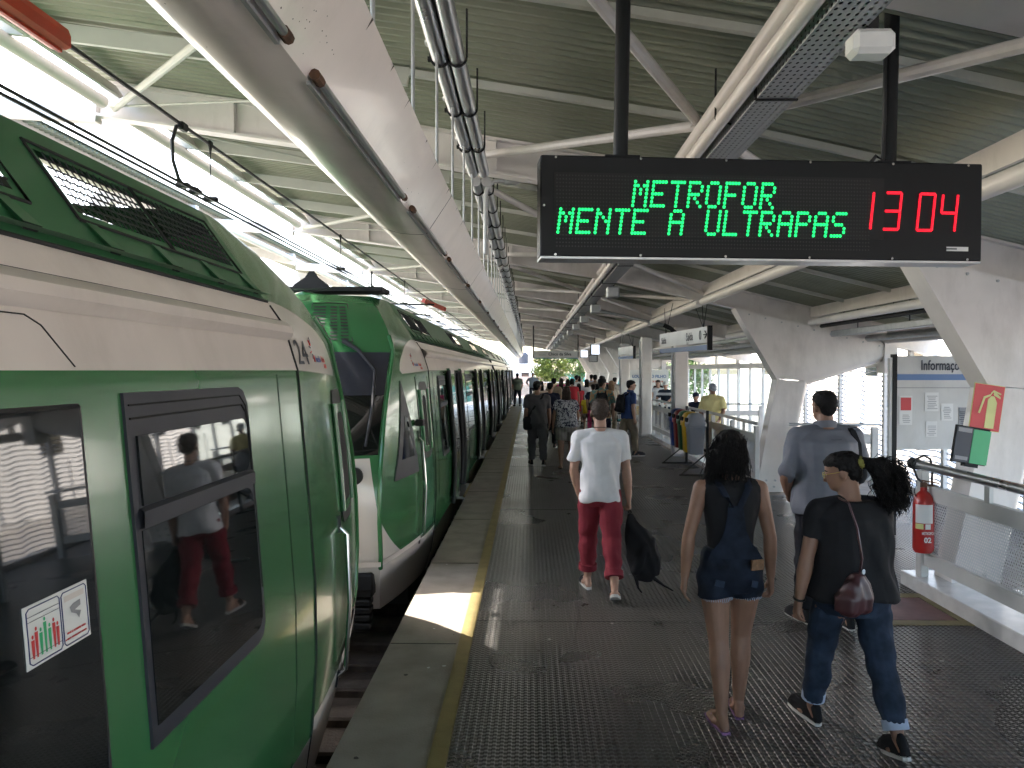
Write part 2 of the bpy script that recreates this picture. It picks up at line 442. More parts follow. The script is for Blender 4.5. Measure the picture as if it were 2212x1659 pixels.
# corrugated sheets, one metre each
m = MB(); rows = []
XS = [-3.78, -2.3, -.85, .2, 1.19, 2.2, 3.3, 4.5, 5.7, 6.5]
prof = []
for i in range(10):
    y = i * .1
    prof += [(y, 0), (y + .028, 0), (y + .046, .032), (y + .082, .032)]
prof.append((1.0, 0))
for x in XS: rows.append([(x, y, zb(x) + .31 + h) for y, h in prof])
m.grid(rows, smooth=False)
rows2 = [[(x, y, zb(x) + .312 + h) for y, h in ((0, .06), (1.0, .06))] for x in XS]
m.grid(rows2, smooth=False)
sheet = m.mesh('roof_sheet', 'roofsheet', fix=False)
for i in range(64):
    o = cparent(link('roof_sheet', sheet, None, (0, YN + i * 1.0, random.uniform(-.004, .004))))
# rafters
m = MB()
poly = [(x, z) for x, z in RPTS] + [(x, z + .30) for x, z in RPTS[::-1]]
m.prism(poly, -.008, .008, 'Y')
for (x0, z0), (x1, z1) in zip(RPTS, RPTS[1:]):
    m.bar((x0, 0, z0), (x1, 0, z1), .16, .022); m.bar((x0, 0, z0 + .296), (x1, 0, z1 + .296), .16, .022)
for x in (-2.6, -.3, 1.35, 2.95, 4.6):
    m.box((x, 0, zb(x) + .15), (.014, .14, .27))
raft = m.mesh('rafter', 'steel')
for y in RAFT: cparent(link('rafter', raft, None, (0, y, 0)))
# longitudinal pipes, one per bay
PIPES = [(-3.72, .055, .10), (1.10, .045, .06), (2.75, .062, -.02), (4.45, .055, .05), (5.65, .05, .05)]
for y0, y1 in zip(RAFT, RAFT[1:]):
    for x, r, dz in PIPES:
        z = zb(x) + dz
        mm = MB(); L = (y1 - y0) / 2 - .13
        mm.tube([(0, -L, 0), (0, -L + .001, 0), (0, L, 0)], r, 14)
        if x > 2: mm.box((0, 0, r + .10), (.03, 2 * L, .16))
        cparent(mm.build('purlin_pipe', 'steel', None, (x, (y0 + y1) / 2, z)))
    # cross battens under the sheets
    for k in (1, 2, 3):
        y = y0 + (y1 - y0) * k / 4
        mm = MB()
        for (x0, z0), (x1, z1) in zip(RPTS, RPTS[1:]):
            big = x1 < -.5
            mm.bar((x0, 0, z0 + (.20 if big else .27)), (x1, 0, z1 + (.24 if big else .27)), .045, .12 if big else .045)
        cparent(mm.build('batten', 'steelg', None, (0, y, 0)))
    # diagonal braces
    yn = y1 - 1.75
    N = (1.12, yn, zb(1.12) + .13)
    for e in ((-.45, y1 - .15, zb(-.45) + .1), (-.55, y0 + .9, zb(-.55) + .12), (2.75, y0 + .9, zb(2.75) + .1), (2.75, y1 - .2, zb(2.75) + .1)):
        mm = MB(); mm.tube([N, e], .034, 10); cparent(mm.build('brace', 'steel'))
    mm = MB(); mm.box((1.12, yn, zb(1.12) + .13), (.13, .2, .02)); cparent(mm.build('gusset', 'steel'))
    mm = MB(); mm.tube([(-3.62, y1 - .12, zb(-3.62) + .06), (-1.5, y1 - 2.6, zb(-1.5) + .2)], .03, 10); cparent(mm.build('brace', 'steelg'))
    mm = MB(); mm.tube([(-3.62, y1 - .2, zb(-3.62) + .05), (-.9, y1 - 1.2, zb(-.9) + .2)], .010, 6); cparent(mm.build('tie_rod', 'steelg'))
    mm = MB(); mm.tube([(-3.62, y0 + .2, zb(-3.62) + .05), (-.9, y0 + 1.9, zb(-.9) + .2)], .010, 6); cparent(mm.build('tie_rod', 'steelg'))
    # flashing strip beside the edge pipe, and strut over the open gap
    mm = MB(); mm.box((-3.58, (y0 + y1) / 2, zb(-3.58) + .20), (.02, y1 - y0 - .2, .16), rot=Matrix.Rotation(R(-35), 3, 'Y')); cparent(mm.build('edge_flashing', 'steel'))
    mm = MB(); mm.bar((-5.35, y1, 4.34), (-3.82, y1, 4.22), .12, .16); cparent(mm.build('gap_strut', 'steel'))

m = MB(); xs_ = [1.25, 2.2, 3.3, 4.5, 5.7]; m.grid([[(x, y, zb(x) + .285) for x in xs_] for y in (1.45, 3.75)], smooth=False); m.grid([[(x, y, zb(x) + .30) for x in xs_] for y in (1.45, 3.75)], smooth=False); cparent(m.build('soffit_panel', 'steel'))
# opposite canopy
can2 = thing('station_canopy', 'opposite canopy seen beyond the bright gap above the trains', 'canopy', (-9, 25, 0))
def c2(o):
    o.parent = can2; o.matrix_parent_inverse = Matrix.Translation((9, -25, 0)); return o
m = MB(); rows = []
for x in (-5.42, -6.2, -7.0): rows.append([(x, y, 4.66 - (x + 5.42) * .16 + h) for y, h in prof])
m.grid(rows, smooth=False); m.grid([[(x, y, 4.72 - (x + 5.42) * .16) for y in (0, 1)] for x in (-5.42, -7.0)], smooth=False)
sheet2 = m.mesh('roof_sheet', 'roofsheet', fix=False)
for i in range(64): c2(link('roof_sheet', sheet2, None, (0, YN + i, 0)))
m = MB(); m.prism([(-5.4, 4.36), (-7.0, 4.72), (-7.0, 4.88), (-5.4, 4.62)], -.06, .06, 'Y'); r2 = m.mesh('rafter', 'steel')
for y in RAFT: c2(link('rafter', r2, None, (0, y, 0)))
m = MB(); m.tube([(-5.46, YN, 4.50), (-5.46, YN + .01, 4.5), (-5.46, YF, 4.50)], .06, 12); c2(m.build('edge_pipe', 'steel'))
m = MB(); m.box((-5.6, 25, 4.60), (.02, 62, .2)); c2(m.build('edge_flashing', 'steel'))
for y in RAFT:
    m = MB(); m.bar((-6.9, y, 4.75), (-8.2, y, 1.9), .2, .3); m.bar((-8.2, y, 1.95), (-7.9, y, 0), .2, .35); c2(m.build('leg', 'steel'))

# ---------------------------------------------------------------- columns
WING = [(3.28, 2.93), (5.72, 2.335), (5.62, 2.18), (4.37, 1.785), (3.95, 1.82)]
LEG = [(3.95, 1.806), (4.35, 1.776), (4.0, .012), (3.63, .012)]
wing_ys = [(7.1, 'nearest white wing column beside the red extinguisher sign'), (13.0, 'white wing column with leaning leg behind the man in grey shirt')]
for k, y in enumerate([34.6, 40.0, 45.4, 50.8, 56.2]):
    wing_ys.append((y, f'{ORD[k]} from the posts in the far row of slanted white wing columns'))
mm = MB(); mm.prism(WING, -.12, .12, 'Y'); wme = mm.mesh('wing', 'steel')
mm = MB(); mm.prism([(3.25, 2.93), (3.28, 2.93), (3.95, 1.80), (3.63, .012), (3.59, .012), (3.915, 1.80)], -.15, .15, 'Y'); fme = mm.mesh('flange', 'steel')
mm = MB(); mm.prism(LEG, -.12, .12, 'Y'); lme = mm.mesh('leg', 'steel')
mm = MB(); mm.tube([(4.0, -.0, .01), (4.0, 0, .02), (4.37, 0, 1.77), (4.38, 0, 1.78), (5.62, 0, 2.17)], .075, 14); tme = mm.mesh('edge_tube', 'steel')
mm = MB()
for dx in (.06, .2):
    for dz in (.10, .2):
        mm.tube([(3.66 + dx + dz * .18, -.12, dz), (3.66 + dx + dz * .18, -.145, dz)], .017, 8)
for k in range(9):
    f = .08 + k * .105; x = 3.28 + (5.72 - 3.28) * f; z = 2.93 + (2.335 - 2.93) * f - .045
    mm.tube([(x, -.12, z), (x, -.135, z)], .013, 6)
bme = mm.mesh('bolt', 'galv')
mm = MB(); mm.box((5.7, 0, 2.18), (.2, .3, .55)); cme = mm.mesh('cap_stub', 'steel')
for y, lab in wing_ys:
    t = thing('wing_column', lab, 'column', (3.8, y, 0), 0, 'slanted white wing columns')
    for nm, me in (('wing', wme), ('flange', fme), ('leg', lme), ('edge_tube', tme), ('bolt', bme), ('cap_stub', cme)):
        o = link(nm, me, t, (-3.8, 0, 0))
labs = ['nearest white rectangular post standing behind the recycling bins', 'middle white rectangular post by the stair railing', 'farthest white rectangular post near the hanging signs']
for y, lab in zip((18.4, 23.8, 29.2), labs):
    t = thing('roof_post', lab, 'post', (3.42, y, 0), 0, 'white rectangular posts')
    m = MB(); m.box((0, 0, 1.46), (.30, .30, 2.93), bev=.012); m.build('shaft', 'steel', t)
    m = MB(); m.box((0, 0, .05), (.34, .34, .10)); m.build('base_plate', 'steel', t)
    m = MB(); m.tube([(-.19, -.05, .1), (-.19, -.05, 2.8)], .022, 8); m.tube([(-.19, .03, .1), (-.19, .03, 2.8)], .015, 8); m.build('conduit', 'galv', t)
    m = MB(); m.box((-.2, -.02, 2.0), (.05, .16, .03)); m.box((-.17, -.02, 1.55), (.05, .16, .26)); m.build('junction_box', 'galv', t)

# ---------------------------------------------------------------- facade at the right
FX = 6.12
def wave_blade():
    m = MB(); n = 22; rows = [[], [], [], []]
    for i in range(n + 1):
        y = -.93 + 1.86 * i / n; w = .016 * math.sin(y * 7.2) + .007 * math.sin(y * 15 + 1)
        rows[0].append((-.016, y, w - .011)); rows[1].append((.016, y, w - .006)); rows[2].append((.016, y, w + .011)); rows[3].append((-.016, y, w + .006))
    rows.append(rows[0]); m.grid(rows, smooth=False)
    return m.mesh('blade', 'louvre')
blade = wave_blade()
mm = MB(); mm.box((0, 0, 1.0), (.07, .08, 2.0)); mull = mm.mesh('mullion', 'railwhite')
npan = 8
for i in range(npan):
    y = 5.0 + 2.0 * i
    t = thing('louvre_panel', f'{ordn(i, npan)} panel of wavy white louvre blades in the right wall', 'louvre', (FX, y, 0), 0, 'wavy louvre panels')
    link('mullion', mull, t, (0, -.98, 0)); 
    for k in range(22): link('blade', blade, t, (0, 0, .12 + k * .086))
mm = MB(); mm.box((0, 0, 1.0), (.012, 1.10, 1.96)); pane = mm.mesh('pane', 'clearglass')
mm = MB(); mm.box((0, 0, 1.0), (.07, .07, 2.0)); mull2 = mm.mesh('mullion', 'railwhite')
npan2 = 26
for i in range(npan2):
    y = 20.65 + 1.25 * i
    t = thing('glass_panel', f'{ordn(i, npan2)} clear glass panel of the right wall', 'window', (FX, y, 0), 0, 'clear glass wall panels')
    link('mullion', mull2, t, (0, -.62, 0)); link('pane', pane, t, (0, 0, 0))
t = thing('wall_frame', 'white horizontal wall rails holding louvres and glass under the open strip', 'wall frame', (FX, 25, 0))
m = MB(); m.box((0, 4, 2.075), (.10, 66, .15)); m.build('top_rail', 'railwhite', t)
m = MB(); m.box((0, 4, .05), (.14, 66, .11)); m.build('sill', 'marble', t)
for i in range(20):
    m = MB(); m.box((0, -20 + i * 2.7, 2.30), (.06, .10, .30)); m.build('stub_post', 'railwhite', t)

# ---------------------------------------------------------------- far end, outside
t = thing('end_railing', 'low white railing across the far end of the platform', 'railing', (2, 60.2, 0))
m = MB(); m.tube([(-3.0, 0, 1.05), (4.5, 0, 1.05)], .03, 8); m.build('handrail', 'railwhite', t)
for i in range(9):
    m = MB(); m.box((-3 + i * .94, 0, .52), (.05, .05, 1.04)); m.build('baluster', 'railwhite', t)
m = MB(); m.box((.75, .03, .5), (7.4, .015, .7)); m.build('mesh_panel', 'clearglass', t)
t = thing('teal_fence', 'teal sheet fence beyond the platform end under the trees', 'fence', (7.0, 92, -1.1))
for i in range(14):
    m = MB(); m.box((-3.2 + i * .55, 0, 1.55), (.53, .04, 2.3)); m.build('sheet', 'tealfence', t)
t = thing('low_building', 'pale low building with a water tank beyond the tracks', 'building', (-6, 120, -1.1))
m = MB(); m.box((0, 0, 1.9), (15, 8, 3.6)); m.build('wall', 'plaster', t)
m = MB(); m.box((0, 0, 3.85), (15.6, 8.6, .3)); m.build('roof', 'plaster', t)
m = MB(); m.rings(lathe([(.7, 0), (.75, .3), (.75, 1.4), (.4, 1.7)], 16), smooth=True); m.build('water_tank', 'inkdark', t, (5.0, 0, 4.0))
for i in range(5):
    m = MB(); m.box((-5.5 + i * 2.7, -4.02, 2.1), (1.1, .06, 1.2)); m.build('window', 'glass2', t)
t = thing('brick_wall', 'red brick boundary wall along the far tracks', 'wall', (-3, 84, -1.1))
m = MB(); m.box((0, 0, 1.2), (14, .3, 2.4)); m.build('wall', 'pinkwall', t)
def tree(name, label, x, y, zc, rx, rz, n, leaf, seed):
    rnd = random.Random(seed)
    t = thing(name, label, 'tree', (x, y, -1.1), 0, 'trees beyond the platform end')
    m = MB(); m.tube([(0, 0, 0), (.05, 0, .8), (-.05, .05, zc * .6 + .4), (0, 0, zc + 1.1)], [.24, .19, .14, .05], 8)
    for k in range(6):
        a = k * 1.05 + rnd.random(); h = .9 + rnd.random() * 1.2
        m.tube([(0, 0, h), (math.cos(a) * rx * .3, math.sin(a) * rx * .3, h + .6), (math.cos(a) * rx * .75, math.sin(a) * rx * .75, h + 1.3 + rnd.random())], [.09, .06, .02], 6)
    m.build('trunk', 'bark', t)
    m = MB(); cl = []
    for k in range(46):
        u = rnd.uniform(-1, 1); a = rnd.uniform(0, 6.283); rr = math.sqrt(1 - u * u) * rnd.uniform(.45, 1.0)
        cl.append((rr * math.cos(a) * rx, rr * math.sin(a) * rx, zc + 1.1 + u * rz * rnd.uniform(.6, 1), rnd.uniform(.22, .45) * rx))
    for k in range(n):
        cx, cy, cz, cr = cl[rnd.randrange(len(cl))]
        d = Vector((rnd.gauss(0, 1), rnd.gauss(0, 1), rnd.gauss(0, 1))).normalized() * cr * rnd.random() ** .4
        p = Vector((cx, cy, cz)) + d; q = Vector((rnd.gauss(0, 1), rnd.gauss(0, 1), rnd.gauss(0, .6))).normalized(); w = q.cross(Vector((rnd.random(), rnd.random(), 1))).normalized()
        s = rnd.uniform(.09, .19)
        m.add([p - q * s, p + w * s * .55, p + q * s, p - w * s * .55], [(0, 1, 2, 3)])
    m.build('crown', leaf, t, fix=False)
tree('tree', 'loose yellow green tree left of the teal fence', 2.2, 84, 2.1, 1.9, 1.7, 5200, 'leaf_a', 3)
tree('tree', 'denser dark green tree rising above the teal fence', 5.6, 90, 2.9, 1.9, 1.7, 5600, 'leaf_b', 4)
tree('tree', 'small pale green tree half hidden by the far columns', 8.6, 96, 2.6, 1.8, 1.6, 3600, 'leaf_b', 5)
tree('tree', 'bushy tree outside the far glass wall', 13.5, 70, 1.6, 2.4, 1.8, 3600, 'leaf_b', 6)
# neighbouring building seen brightly through the right wall
t = thing('white_house', 'sunlit white building outside the right wall', 'building', (24, 40, -1.1))
m = MB(); m.box((0, 0, 3.4), (9, 70, 7)); m.build('wall', 'plaster', t)
for i in range(12):
    m = MB(); m.box((-4.52, -30 + i * 5.2, 3.4), (.08, 1.6, 1.3)); m.build('window', 'glass2', t)
    m = MB(); m.box((-4.54, -28 + i * 5.2, 1.3), (.08, 1.8, 2.2)); m.build('shutter', 'plaster', t)
# ================================================================ TRAINS
mat('deck', (.16, .26, .17), .7, var=.1)
def itp(tab, z):
    if z <= tab[0][0]: return tab[0][1]
    for (a, va), (b, vb) in zip(tab, tab[1:]):
        if z <= b: return va + (vb - va) * (z - a) / (b - a)
    return tab[-1][1]
XM = -2.62
T_SIDE = [(-.55, -1.31), (-.25, -1.225), (0, -1.19), (.38, -1.166), (.8, -1.17), (1.3, -1.207), (1.95, -1.262), (2.19, -1.335), (2.32, -1.426), (2.81, -1.78)]
T_SC = [(-.5, 1.75), (-.2, 2.05), (.1, 2.22), (.55, 2.30), (.95, 2.24), (1.35, 2.08), (1.75, 1.78), (2.16, 1.42), (2.45, 1.15), (2.7, .82), (2.81, .60)]
T_XC = [(-.5, -1.54), (.1, -1.44), (.55, -1.44), (1.35, -1.44), (2.16, -1.45), (2.45, -1.58), (2.7, -1.76), (2.81, -1.86)]
T_B = [(-.5, .10), (.5, .12), (.9, .2), (1.2, .30), (2.2, .34), (2.81, .25)]
def side_pt(s, z, off=0.0):
    """point (x, s, z) on the platform-side skin of a train"""
    xs = itp(T_SIDE, z)
    if s > 0:
        sc = itp(T_SC, z); t = min(1.0, s / sc); xs = xs + (itp(T_XC, z) - xs) * t ** 1.7
    return (xs + off, s, z)
def front_pt(q, z, off=0.0):
    sc = itp(T_SC, z); b = itp(T_B, z); xc = itp(T_XC, z)
    return (xc + (XM - xc) * q, sc + b * (1 - (1 - q) ** 2.2) + off, z)
ZR = [-.5, -.3, -.12, .02, .16, .32, .5, .7, .9, 1.06, 1.13, 1.3, 1.5, 1.7, 1.88, 1.95, 2.02, 2.08, 2.14, 2.22, 2.32, 2.4, 2.5, 2.6, 2.7, 2.76, 2.81]
NT, NQ = 18, 12
QL = [0, .028] + [k / 11 for k in range(1, 12)]
def mk_train(name, label, y0, sg, smin, doors_open, doors, windows, cowl_grilles, cab):
    t = thing(name, label, 'train', (XM, y0, -1.0))
    W = lambda p: (p[0] - XM, sg * p[1], p[2] + 1.0)          # to the train's own axes
    mir = lambda p: (2 * XM - p[0], p[1], p[2])
    # ---- nose shell
    m = MB(); rows = []; paint = []
    for z in ZR:
        row = [side_pt(itp(T_SC, z) * k / NT, z) for k in range(NT)] + [front_pt(q_, z) for q_ in QL]
        row = row + [mir(p) for p in row[-2::-1]]
        rows.append([W(p) for p in row])
        for i, p in enumerate(row):
            j = min(i, 2 * (NT + NQ) - i); s = p[1]
            if j <= NT:
                e = 1 - ((s / 1.35) ** 2 + ((z - 1.9) / .43) ** 2)
                w1 = min(z - 1.95 + .03 * s, .3 * e)
                w2 = (.04 + max(0.0, s - 1.45) ** 1.6 * .62) - z
                w = max(w1, w2)
            else:
                w = 1.10 - z if j > NT + 1 else .66 - z
            paint.append(w)
    n = len(rows[0]); iw0, iw1 = ZR.index(1.13), ZR.index(2.14); kw0, kw1 = NT + 1, n - NT - 2
    m.grid(rows, skip=lambda i, k: iw0 <= i < iw1 and kw0 <= k < kw1)
    top = rows[-1]; half = len(top) // 2
    capr = [[(p[0] * f, p[1] * (1 if f == 1 else 1) - (sg * .12 if f < 1 else 0) * (1 if p[1] * sg > .3 else 0), p[2] + (1 - f) * .05) for p in top] for f in (1, .7, .35, .05)]
    m.grid(capr); paint += [-1.0] * (len(top) * 4)
    me = m.mesh('nose_shell', 'livery'); a = me.attributes.new('paint', 'FLOAT', 'POINT'); a.data.foreach_set('value', paint)
    link('nose_shell', me, t)
    m = MB(); m.grid([[ (p[0], p[1] + sg * .004, p[2]) for p in r[kw0:kw1 + 1]] for r in rows[iw0:iw1 + 1]]); ws = m.build('windshield', 'glass', t)
    m = MB(); m.grid([[ (p[0], p[1] + sg * .009, p[2]) for p in r[kw0:kw1 + 1]] for r in rows[iw0 + 3:iw1 + 1]]); m.build('sun_blind', 'frame', ws)
    for mm_ in (False, True):
        f = mir if mm_ else (lambda p: p)
        m = MB(); m.tube([W(f((front_pt(0, z)[0] + (.0 if not mm_ else 0), front_pt(0, z)[1] + .012, z))) for z in ZR[3:21]], .022, 8); m.build('corner_rib', 'green', t)
        m = MB(); c = front_pt(.2, .94, .012); c = f(c)
        m.tube([W((c[0], c[1] - .02, c[2])), W((c[0], c[1] + .02, c[2]))], .085, 20); m.tube([W((c[0], c[1] + .02, c[2])), W((c[0], c[1] + .028, c[2]))], [.085, .062], 20); m.build('headlight', 'black', t)
        m = MB(); c = f(front_pt(.02, -.15)); m.box(W((c[0] - (.12 if not mm_ else -.12), c[1] + .06, -.14)), (.2, .2, .24), bev=.02); m.box(W((c[0] - (.12 if not mm_ else -.12), c[1] + .17, -.10)), (.22, .05, .16), bev=.015)
        for k in range(4): m.box(W((c[0] - (.12 if not mm_ else -.12), c[1] + .10, -.30 - k * .075)), (.17, .17, .062), bev=.012)
        m.build('bumper', 'black', t)
    # lower valance lip
    m = MB(); m.grid([[W(p) for p in [side_pt(itp(T_SC, .10) * k / 8, .10, .012) for k in range(3, 8)] + [front_pt(k / 8, .10, .03) for k in range(9)]],
                      [W(p) for p in [side_pt(itp(T_SC, .05) * k / 8, .05, .02) for k in range(3, 8)] + [front_pt(k / 8, .05, .05) for k in range(9)]]]); m.build('valance_lip', 'trainwhite', t)
    m = MB(); m.box(W((XM, itp(T_SC, .1) + .22, -.12)), (.5, .5, .3), bev=.03); m.tube([W((XM, itp(T_SC, .1) + .1, -.12)), W((XM, itp(T_SC, .1) + .62, -.12))], .09, 12); m.build('coupler', 'under', t)
    # ---- vents above the windshield, wiper, destination digit
    m = MB(); slots = []
    for r in range(11):
        z = 2.27 + r * .037
        for q0, q1 in ((.36, .43), (.46, .53), (.58, .72)):
            pts = [W(front_pt(q, zz, .006)) for zz in (z, z + .018) for q in (q0, q1)]
            m.add(pts, [(0, 1, 3, 2)])
    m.build('vent_slots', 'matblack', t)
    fr = [W(front_pt(q, z, .004)) for q, z in ((.33, 2.25), (.33, 2.69), (.545, 2.70), (.75, 2.69), (.75, 2.25), (.33, 2.25))]
    m = MB(); m.tube(fr, .006, 6); m.build('vent_panel_seam', 'matblack', t)
    m = MB(); m.tube([W(front_pt(q, z, .05)) for q, z in ((.40, 2.26), (.28, 2.16), (.12, 1.95), (.10, 1.6), (.12, 1.22))], [.03, .022, .018, .016, .012], 8); m.build('wiper', 'rubber', t)
    m = MB(); c = front_pt(.58, 1.98, .02); m.box(W(c), (.26, .03, .20)); ds = m.build('destination_display', 'frame', t)
    text('7', 'display_digit', .13, 'led_o', ds, W((c[0] + .05, c[1] + .018, c[2] - .055)), (R(90), 0, 0 if sg < 0 else math.pi))
    # ---- body shell
    L = smin
    brk = sorted(set([L, 0.0] + [s for d in doors for s in (d - .65, d + .65)] + [L + (0 - L) * k / 24 for k in range(25)]))
    zz = [-.55, -.25, -.05, 0.0, .2, .38, .6, .8, 1.05, 1.3, 1.6, 1.9, 1.95, 2.06, 2.19, 2.32]
    for side in (0, 1):
        f = mir if side else (lambda p: p)
        m = MB(); rws = [[W(f(side_pt(s, z))) for s in brk] for z in zz]
        def skip(i, k):
            if side or not doors_open: return False
            sm = (brk[k] + brk[k + 1]) / 2; zm = (zz[i] + zz[i + 1]) / 2
            return 0 < zm < 1.9 and any(abs(sm - d) < .65 for d in doors)
        m.grid(rws, skip=skip)
        o = len(brk) - 1; idx = 0
        for i in range(len(zz) - 1):
            for k in range(len(brk) - 1):
                if skip(i, k): continue
                zm = (zz[i] + zz[i + 1]) / 2
                m.m[idx] = 1 if zm > 1.95 else (2 if zm < -.05 else 0); idx += 1
        m.build('body_side', ['green', 'trainwhite', 'skirt'], t)
        # drip rail and dark joint under the roof cowl
        m = MB(); m.grid([[W(f(side_pt(s, z, o_))) for s in (L, 0.0)] for z, o_ in ((2.112, .002), (2.125, .022), (2.15, .042), (2.185, .044), (2.21, .026), (2.222, .002))], smooth=True); m.build('drip_rail', 'trainwhite', t)
        m = MB(); m.tube([W(f(side_pt(L, 2.322, .003))), W(f(side_pt(0, 2.322, .003)))], .008, 6); m.build('roof_joint', 'matblack', t)
        # roof cowl with grilles
        cz = [2.33, 2.40, 2.492, 2.712, 2.76, 2.81]
        cb = sorted(set([L, 0.0] + [s for g in cowl_grilles for s in g] + [L + (0 - L) * k / 16 for k in range(17)]))
        m = MB(); m.grid([[W(f(side_pt(s, z))) for s in cb] for z in cz], smooth=False,
                         skip=lambda i, k: i == 2 and any(g[0] - 1e-6 <= cb[k] and cb[k + 1] <= g[1] + 1e-6 for g in cowl_grilles))
        lip = [[W(f((itp(T_SIDE, 2.81) - d, s, 2.81 + h))) for s in (L, 0.0)] for d, h in ((0, 0), (.05, .015), (.16, .02), (.16, -.02))]
        m.grid(lip, smooth=False); m.build('roof_cowl', 'roofgreen', t)
        if side == 0:
            for g in cowl_grilles:
                near = g[1] > -7
                m = MB(); nb = max(4, int((g[1] - g[0]) / (.045 if near else .16)))
                for k in range(1, nb):
                    s = g[0] + (g[1] - g[0]) * k / nb
                    m.bar(W(side_pt(s, 2.492, .004)), W(side_pt(s, 2.712, .004)), .0045, .004)
                for k in range(1, 7):
                    z = 2.492 + .22 * k / 7
                    m.bar(W(side_pt(g[0], z, .006)), W(side_pt(g[1], z, .006)), .004, .006)
                m.build('grille', 'matblack', t)
                m = MB(); m.tube([W(side_pt(s, z, .004)) for s, z in ((g[0] - .04, 2.46), (g[0] - .04, 2.735), (g[1] + .04, 2.735), (g[1] + .04, 2.46), (g[0] - .04, 2.46))], .006, 6); m.build('grille_seam', 'matblack', t)
            s = -.14; k = 0
            while s > max(L, -16):
                m = MB()
                base = [W(side_pt(s + a, z, o_)) for a, z, o_ in ((-.03, 2.475, .002), (.035, 2.475, .002), (.07, 2.375, .03), (-.02, 2.375, .03), (.0, 2.365, .002), (.06, 2.365, .002))]
                m.add(base, [(0, 1, 2, 3), (3, 2, 5, 4), (0, 3, 4), (1, 5, 2)]); m.build('scoop', 'roofgreen', t)
                m = MB(); m.add([W(side_pt(s + a, z, o_)) for a, z, o_ in ((-.028, 2.372, .031), (.065, 2.372, .031), (.062, 2.355, .003), (-.005, 2.355, .003))], [(0, 1, 2, 3)]); m.build('scoop_mouth', 'matblack', t)
                s -= .48; k += 1
    m = MB(); m.grid([[W((x, s, 2.36)) for s in (L, -.02)] for x in (2 * XM + 1.40, -1.40)], smooth=False); m.build('roof_deck', 'deck', t)
    s = -1.4
    while s > L + 1:
        m = MB(); m.box(W((XM, s, 2.55)), (1.1, 1.6, .34), bev=.04); m.build('roof_equipment', 'under', t); s -= 3.3
    # floor, ceiling, underframe
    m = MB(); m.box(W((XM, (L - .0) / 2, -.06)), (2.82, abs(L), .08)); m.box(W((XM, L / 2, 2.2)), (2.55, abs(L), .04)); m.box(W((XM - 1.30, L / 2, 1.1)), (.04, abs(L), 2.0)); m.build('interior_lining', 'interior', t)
    m = MB(); m.box(W((XM, L / 2 + .8, -.62)), (2.3, abs(L) - 1, .5)); m.build('underframe', 'under', t)
    s = -1.9
    while s > L + 2:
        m = MB()
        for x in (-.5, .5):
            for ds_ in (-.55, .55): 
                c = W((XM + x, s + ds_, -.55)); m.tube([(c[0] - .06, c[1], c[2]), (c[0] + .06, c[1], c[2])], .36, 18)
        m.build('wheelset', 'under', t); s -= 7.5
    # ---- patches on the skin
    def patch(nm, slo, shi, z0, z1, off, ma, par=None, rad=0.0, nz=12, depth=.03, rside='both'):
        lo = slo if callable(slo) else (lambda z: slo); hi = shi if callable(shi) else (lambda z: shi)
        zs = [z0 + (z1 - z0) * (.5 - .5 * math.cos(math.pi * k / nz)) for k in range(nz + 1)]
        rows = []
        for z in zs:
            a, b = lo(z), hi(z); d = min(z - z0, z1 - z)
            cut = 0
            if rad and d < rad: cut = rad - math.sqrt(max(0, rad * rad - (rad - d) ** 2))
            aa = a + (cut if rside in ('both', 'lo') else 0); bb = b - (cut if rside in ('both', 'hi') else 0)
            rows.append([side_pt(aa + (bb - aa) * k / 6, z, off) for k in range(7)])
        m = MB(); m.grid([[W(p) for p in r] for r in rows])
        rim = [r[0] for r in rows] + rows[-1][1:] + [r[-1] for r in rows[::-1]][1:] + rows[0][::-1][1:-1]
        rim.append(rim[0])
        m.grid([[W(p) for p in rim], [W((p[0] - depth, p[1], p[2])) for p in rim]], smooth=False)
        return m.build(nm, ma, par or t)
    def line(nm, pts, r, ma='matblack', off=.002, par=None):
        m = MB(); m.tube([W(side_pt(s, z, off)) for s, z in pts], r, 6); return m.build(nm, ma, par or t)
    line('panel_seam', [(-.36, z) for z in (-.05, .4, .8, 1.3, 1.93)], .0016)
    line('cab_seam', [(0, z) for z in (-.3, 0, .4, .8, 1.3, 1.95, 2.19, 2.3)], .007)
    for s0, s1, hopper in windows:
        w = patch('window_frame', s0, s1, .78, 1.88, .010, 'frame', rad=.10, rside='hi' if hopper == 2 else 'both')
        patch('window_pane', s0 + .035, s1 - .04, .84, 1.45, .014, 'glass', w, rad=.07, rside='hi' if hopper == 2 else 'both')
        patch('hopper_pane', s0 + .05, s1 - .06, 1.525, 1.745, .018, 'glass', w, rad=.05, rside='hi' if hopper == 2 else 'both')
        line('frame_groove', [(s0 + .02, 1.80), (s1 - .09, 1.805), (s1 - .045, 1.77), (s1 - .03, 1.70), (s1 - .03, 1.5)], .004, off=.013, par=w)
        line('frame_groove', [(s0 + .02, 1.842), (s1 - .10, 1.845), (s1 - .04, 1.80), (s1 - .018, 1.72), (s1 - .015, 1.0)], .0035, off=.012, par=w)
        m = MB(); m.grid([[W(side_pt(s, z, o_)) for s in (s0 + .03, s1 - .035)] for z, o_ in ((1.455, .012), (1.46, .026), (1.51, .028), (1.52, .012))], smooth=False); m.build('hopper_rail', 'frame', w)
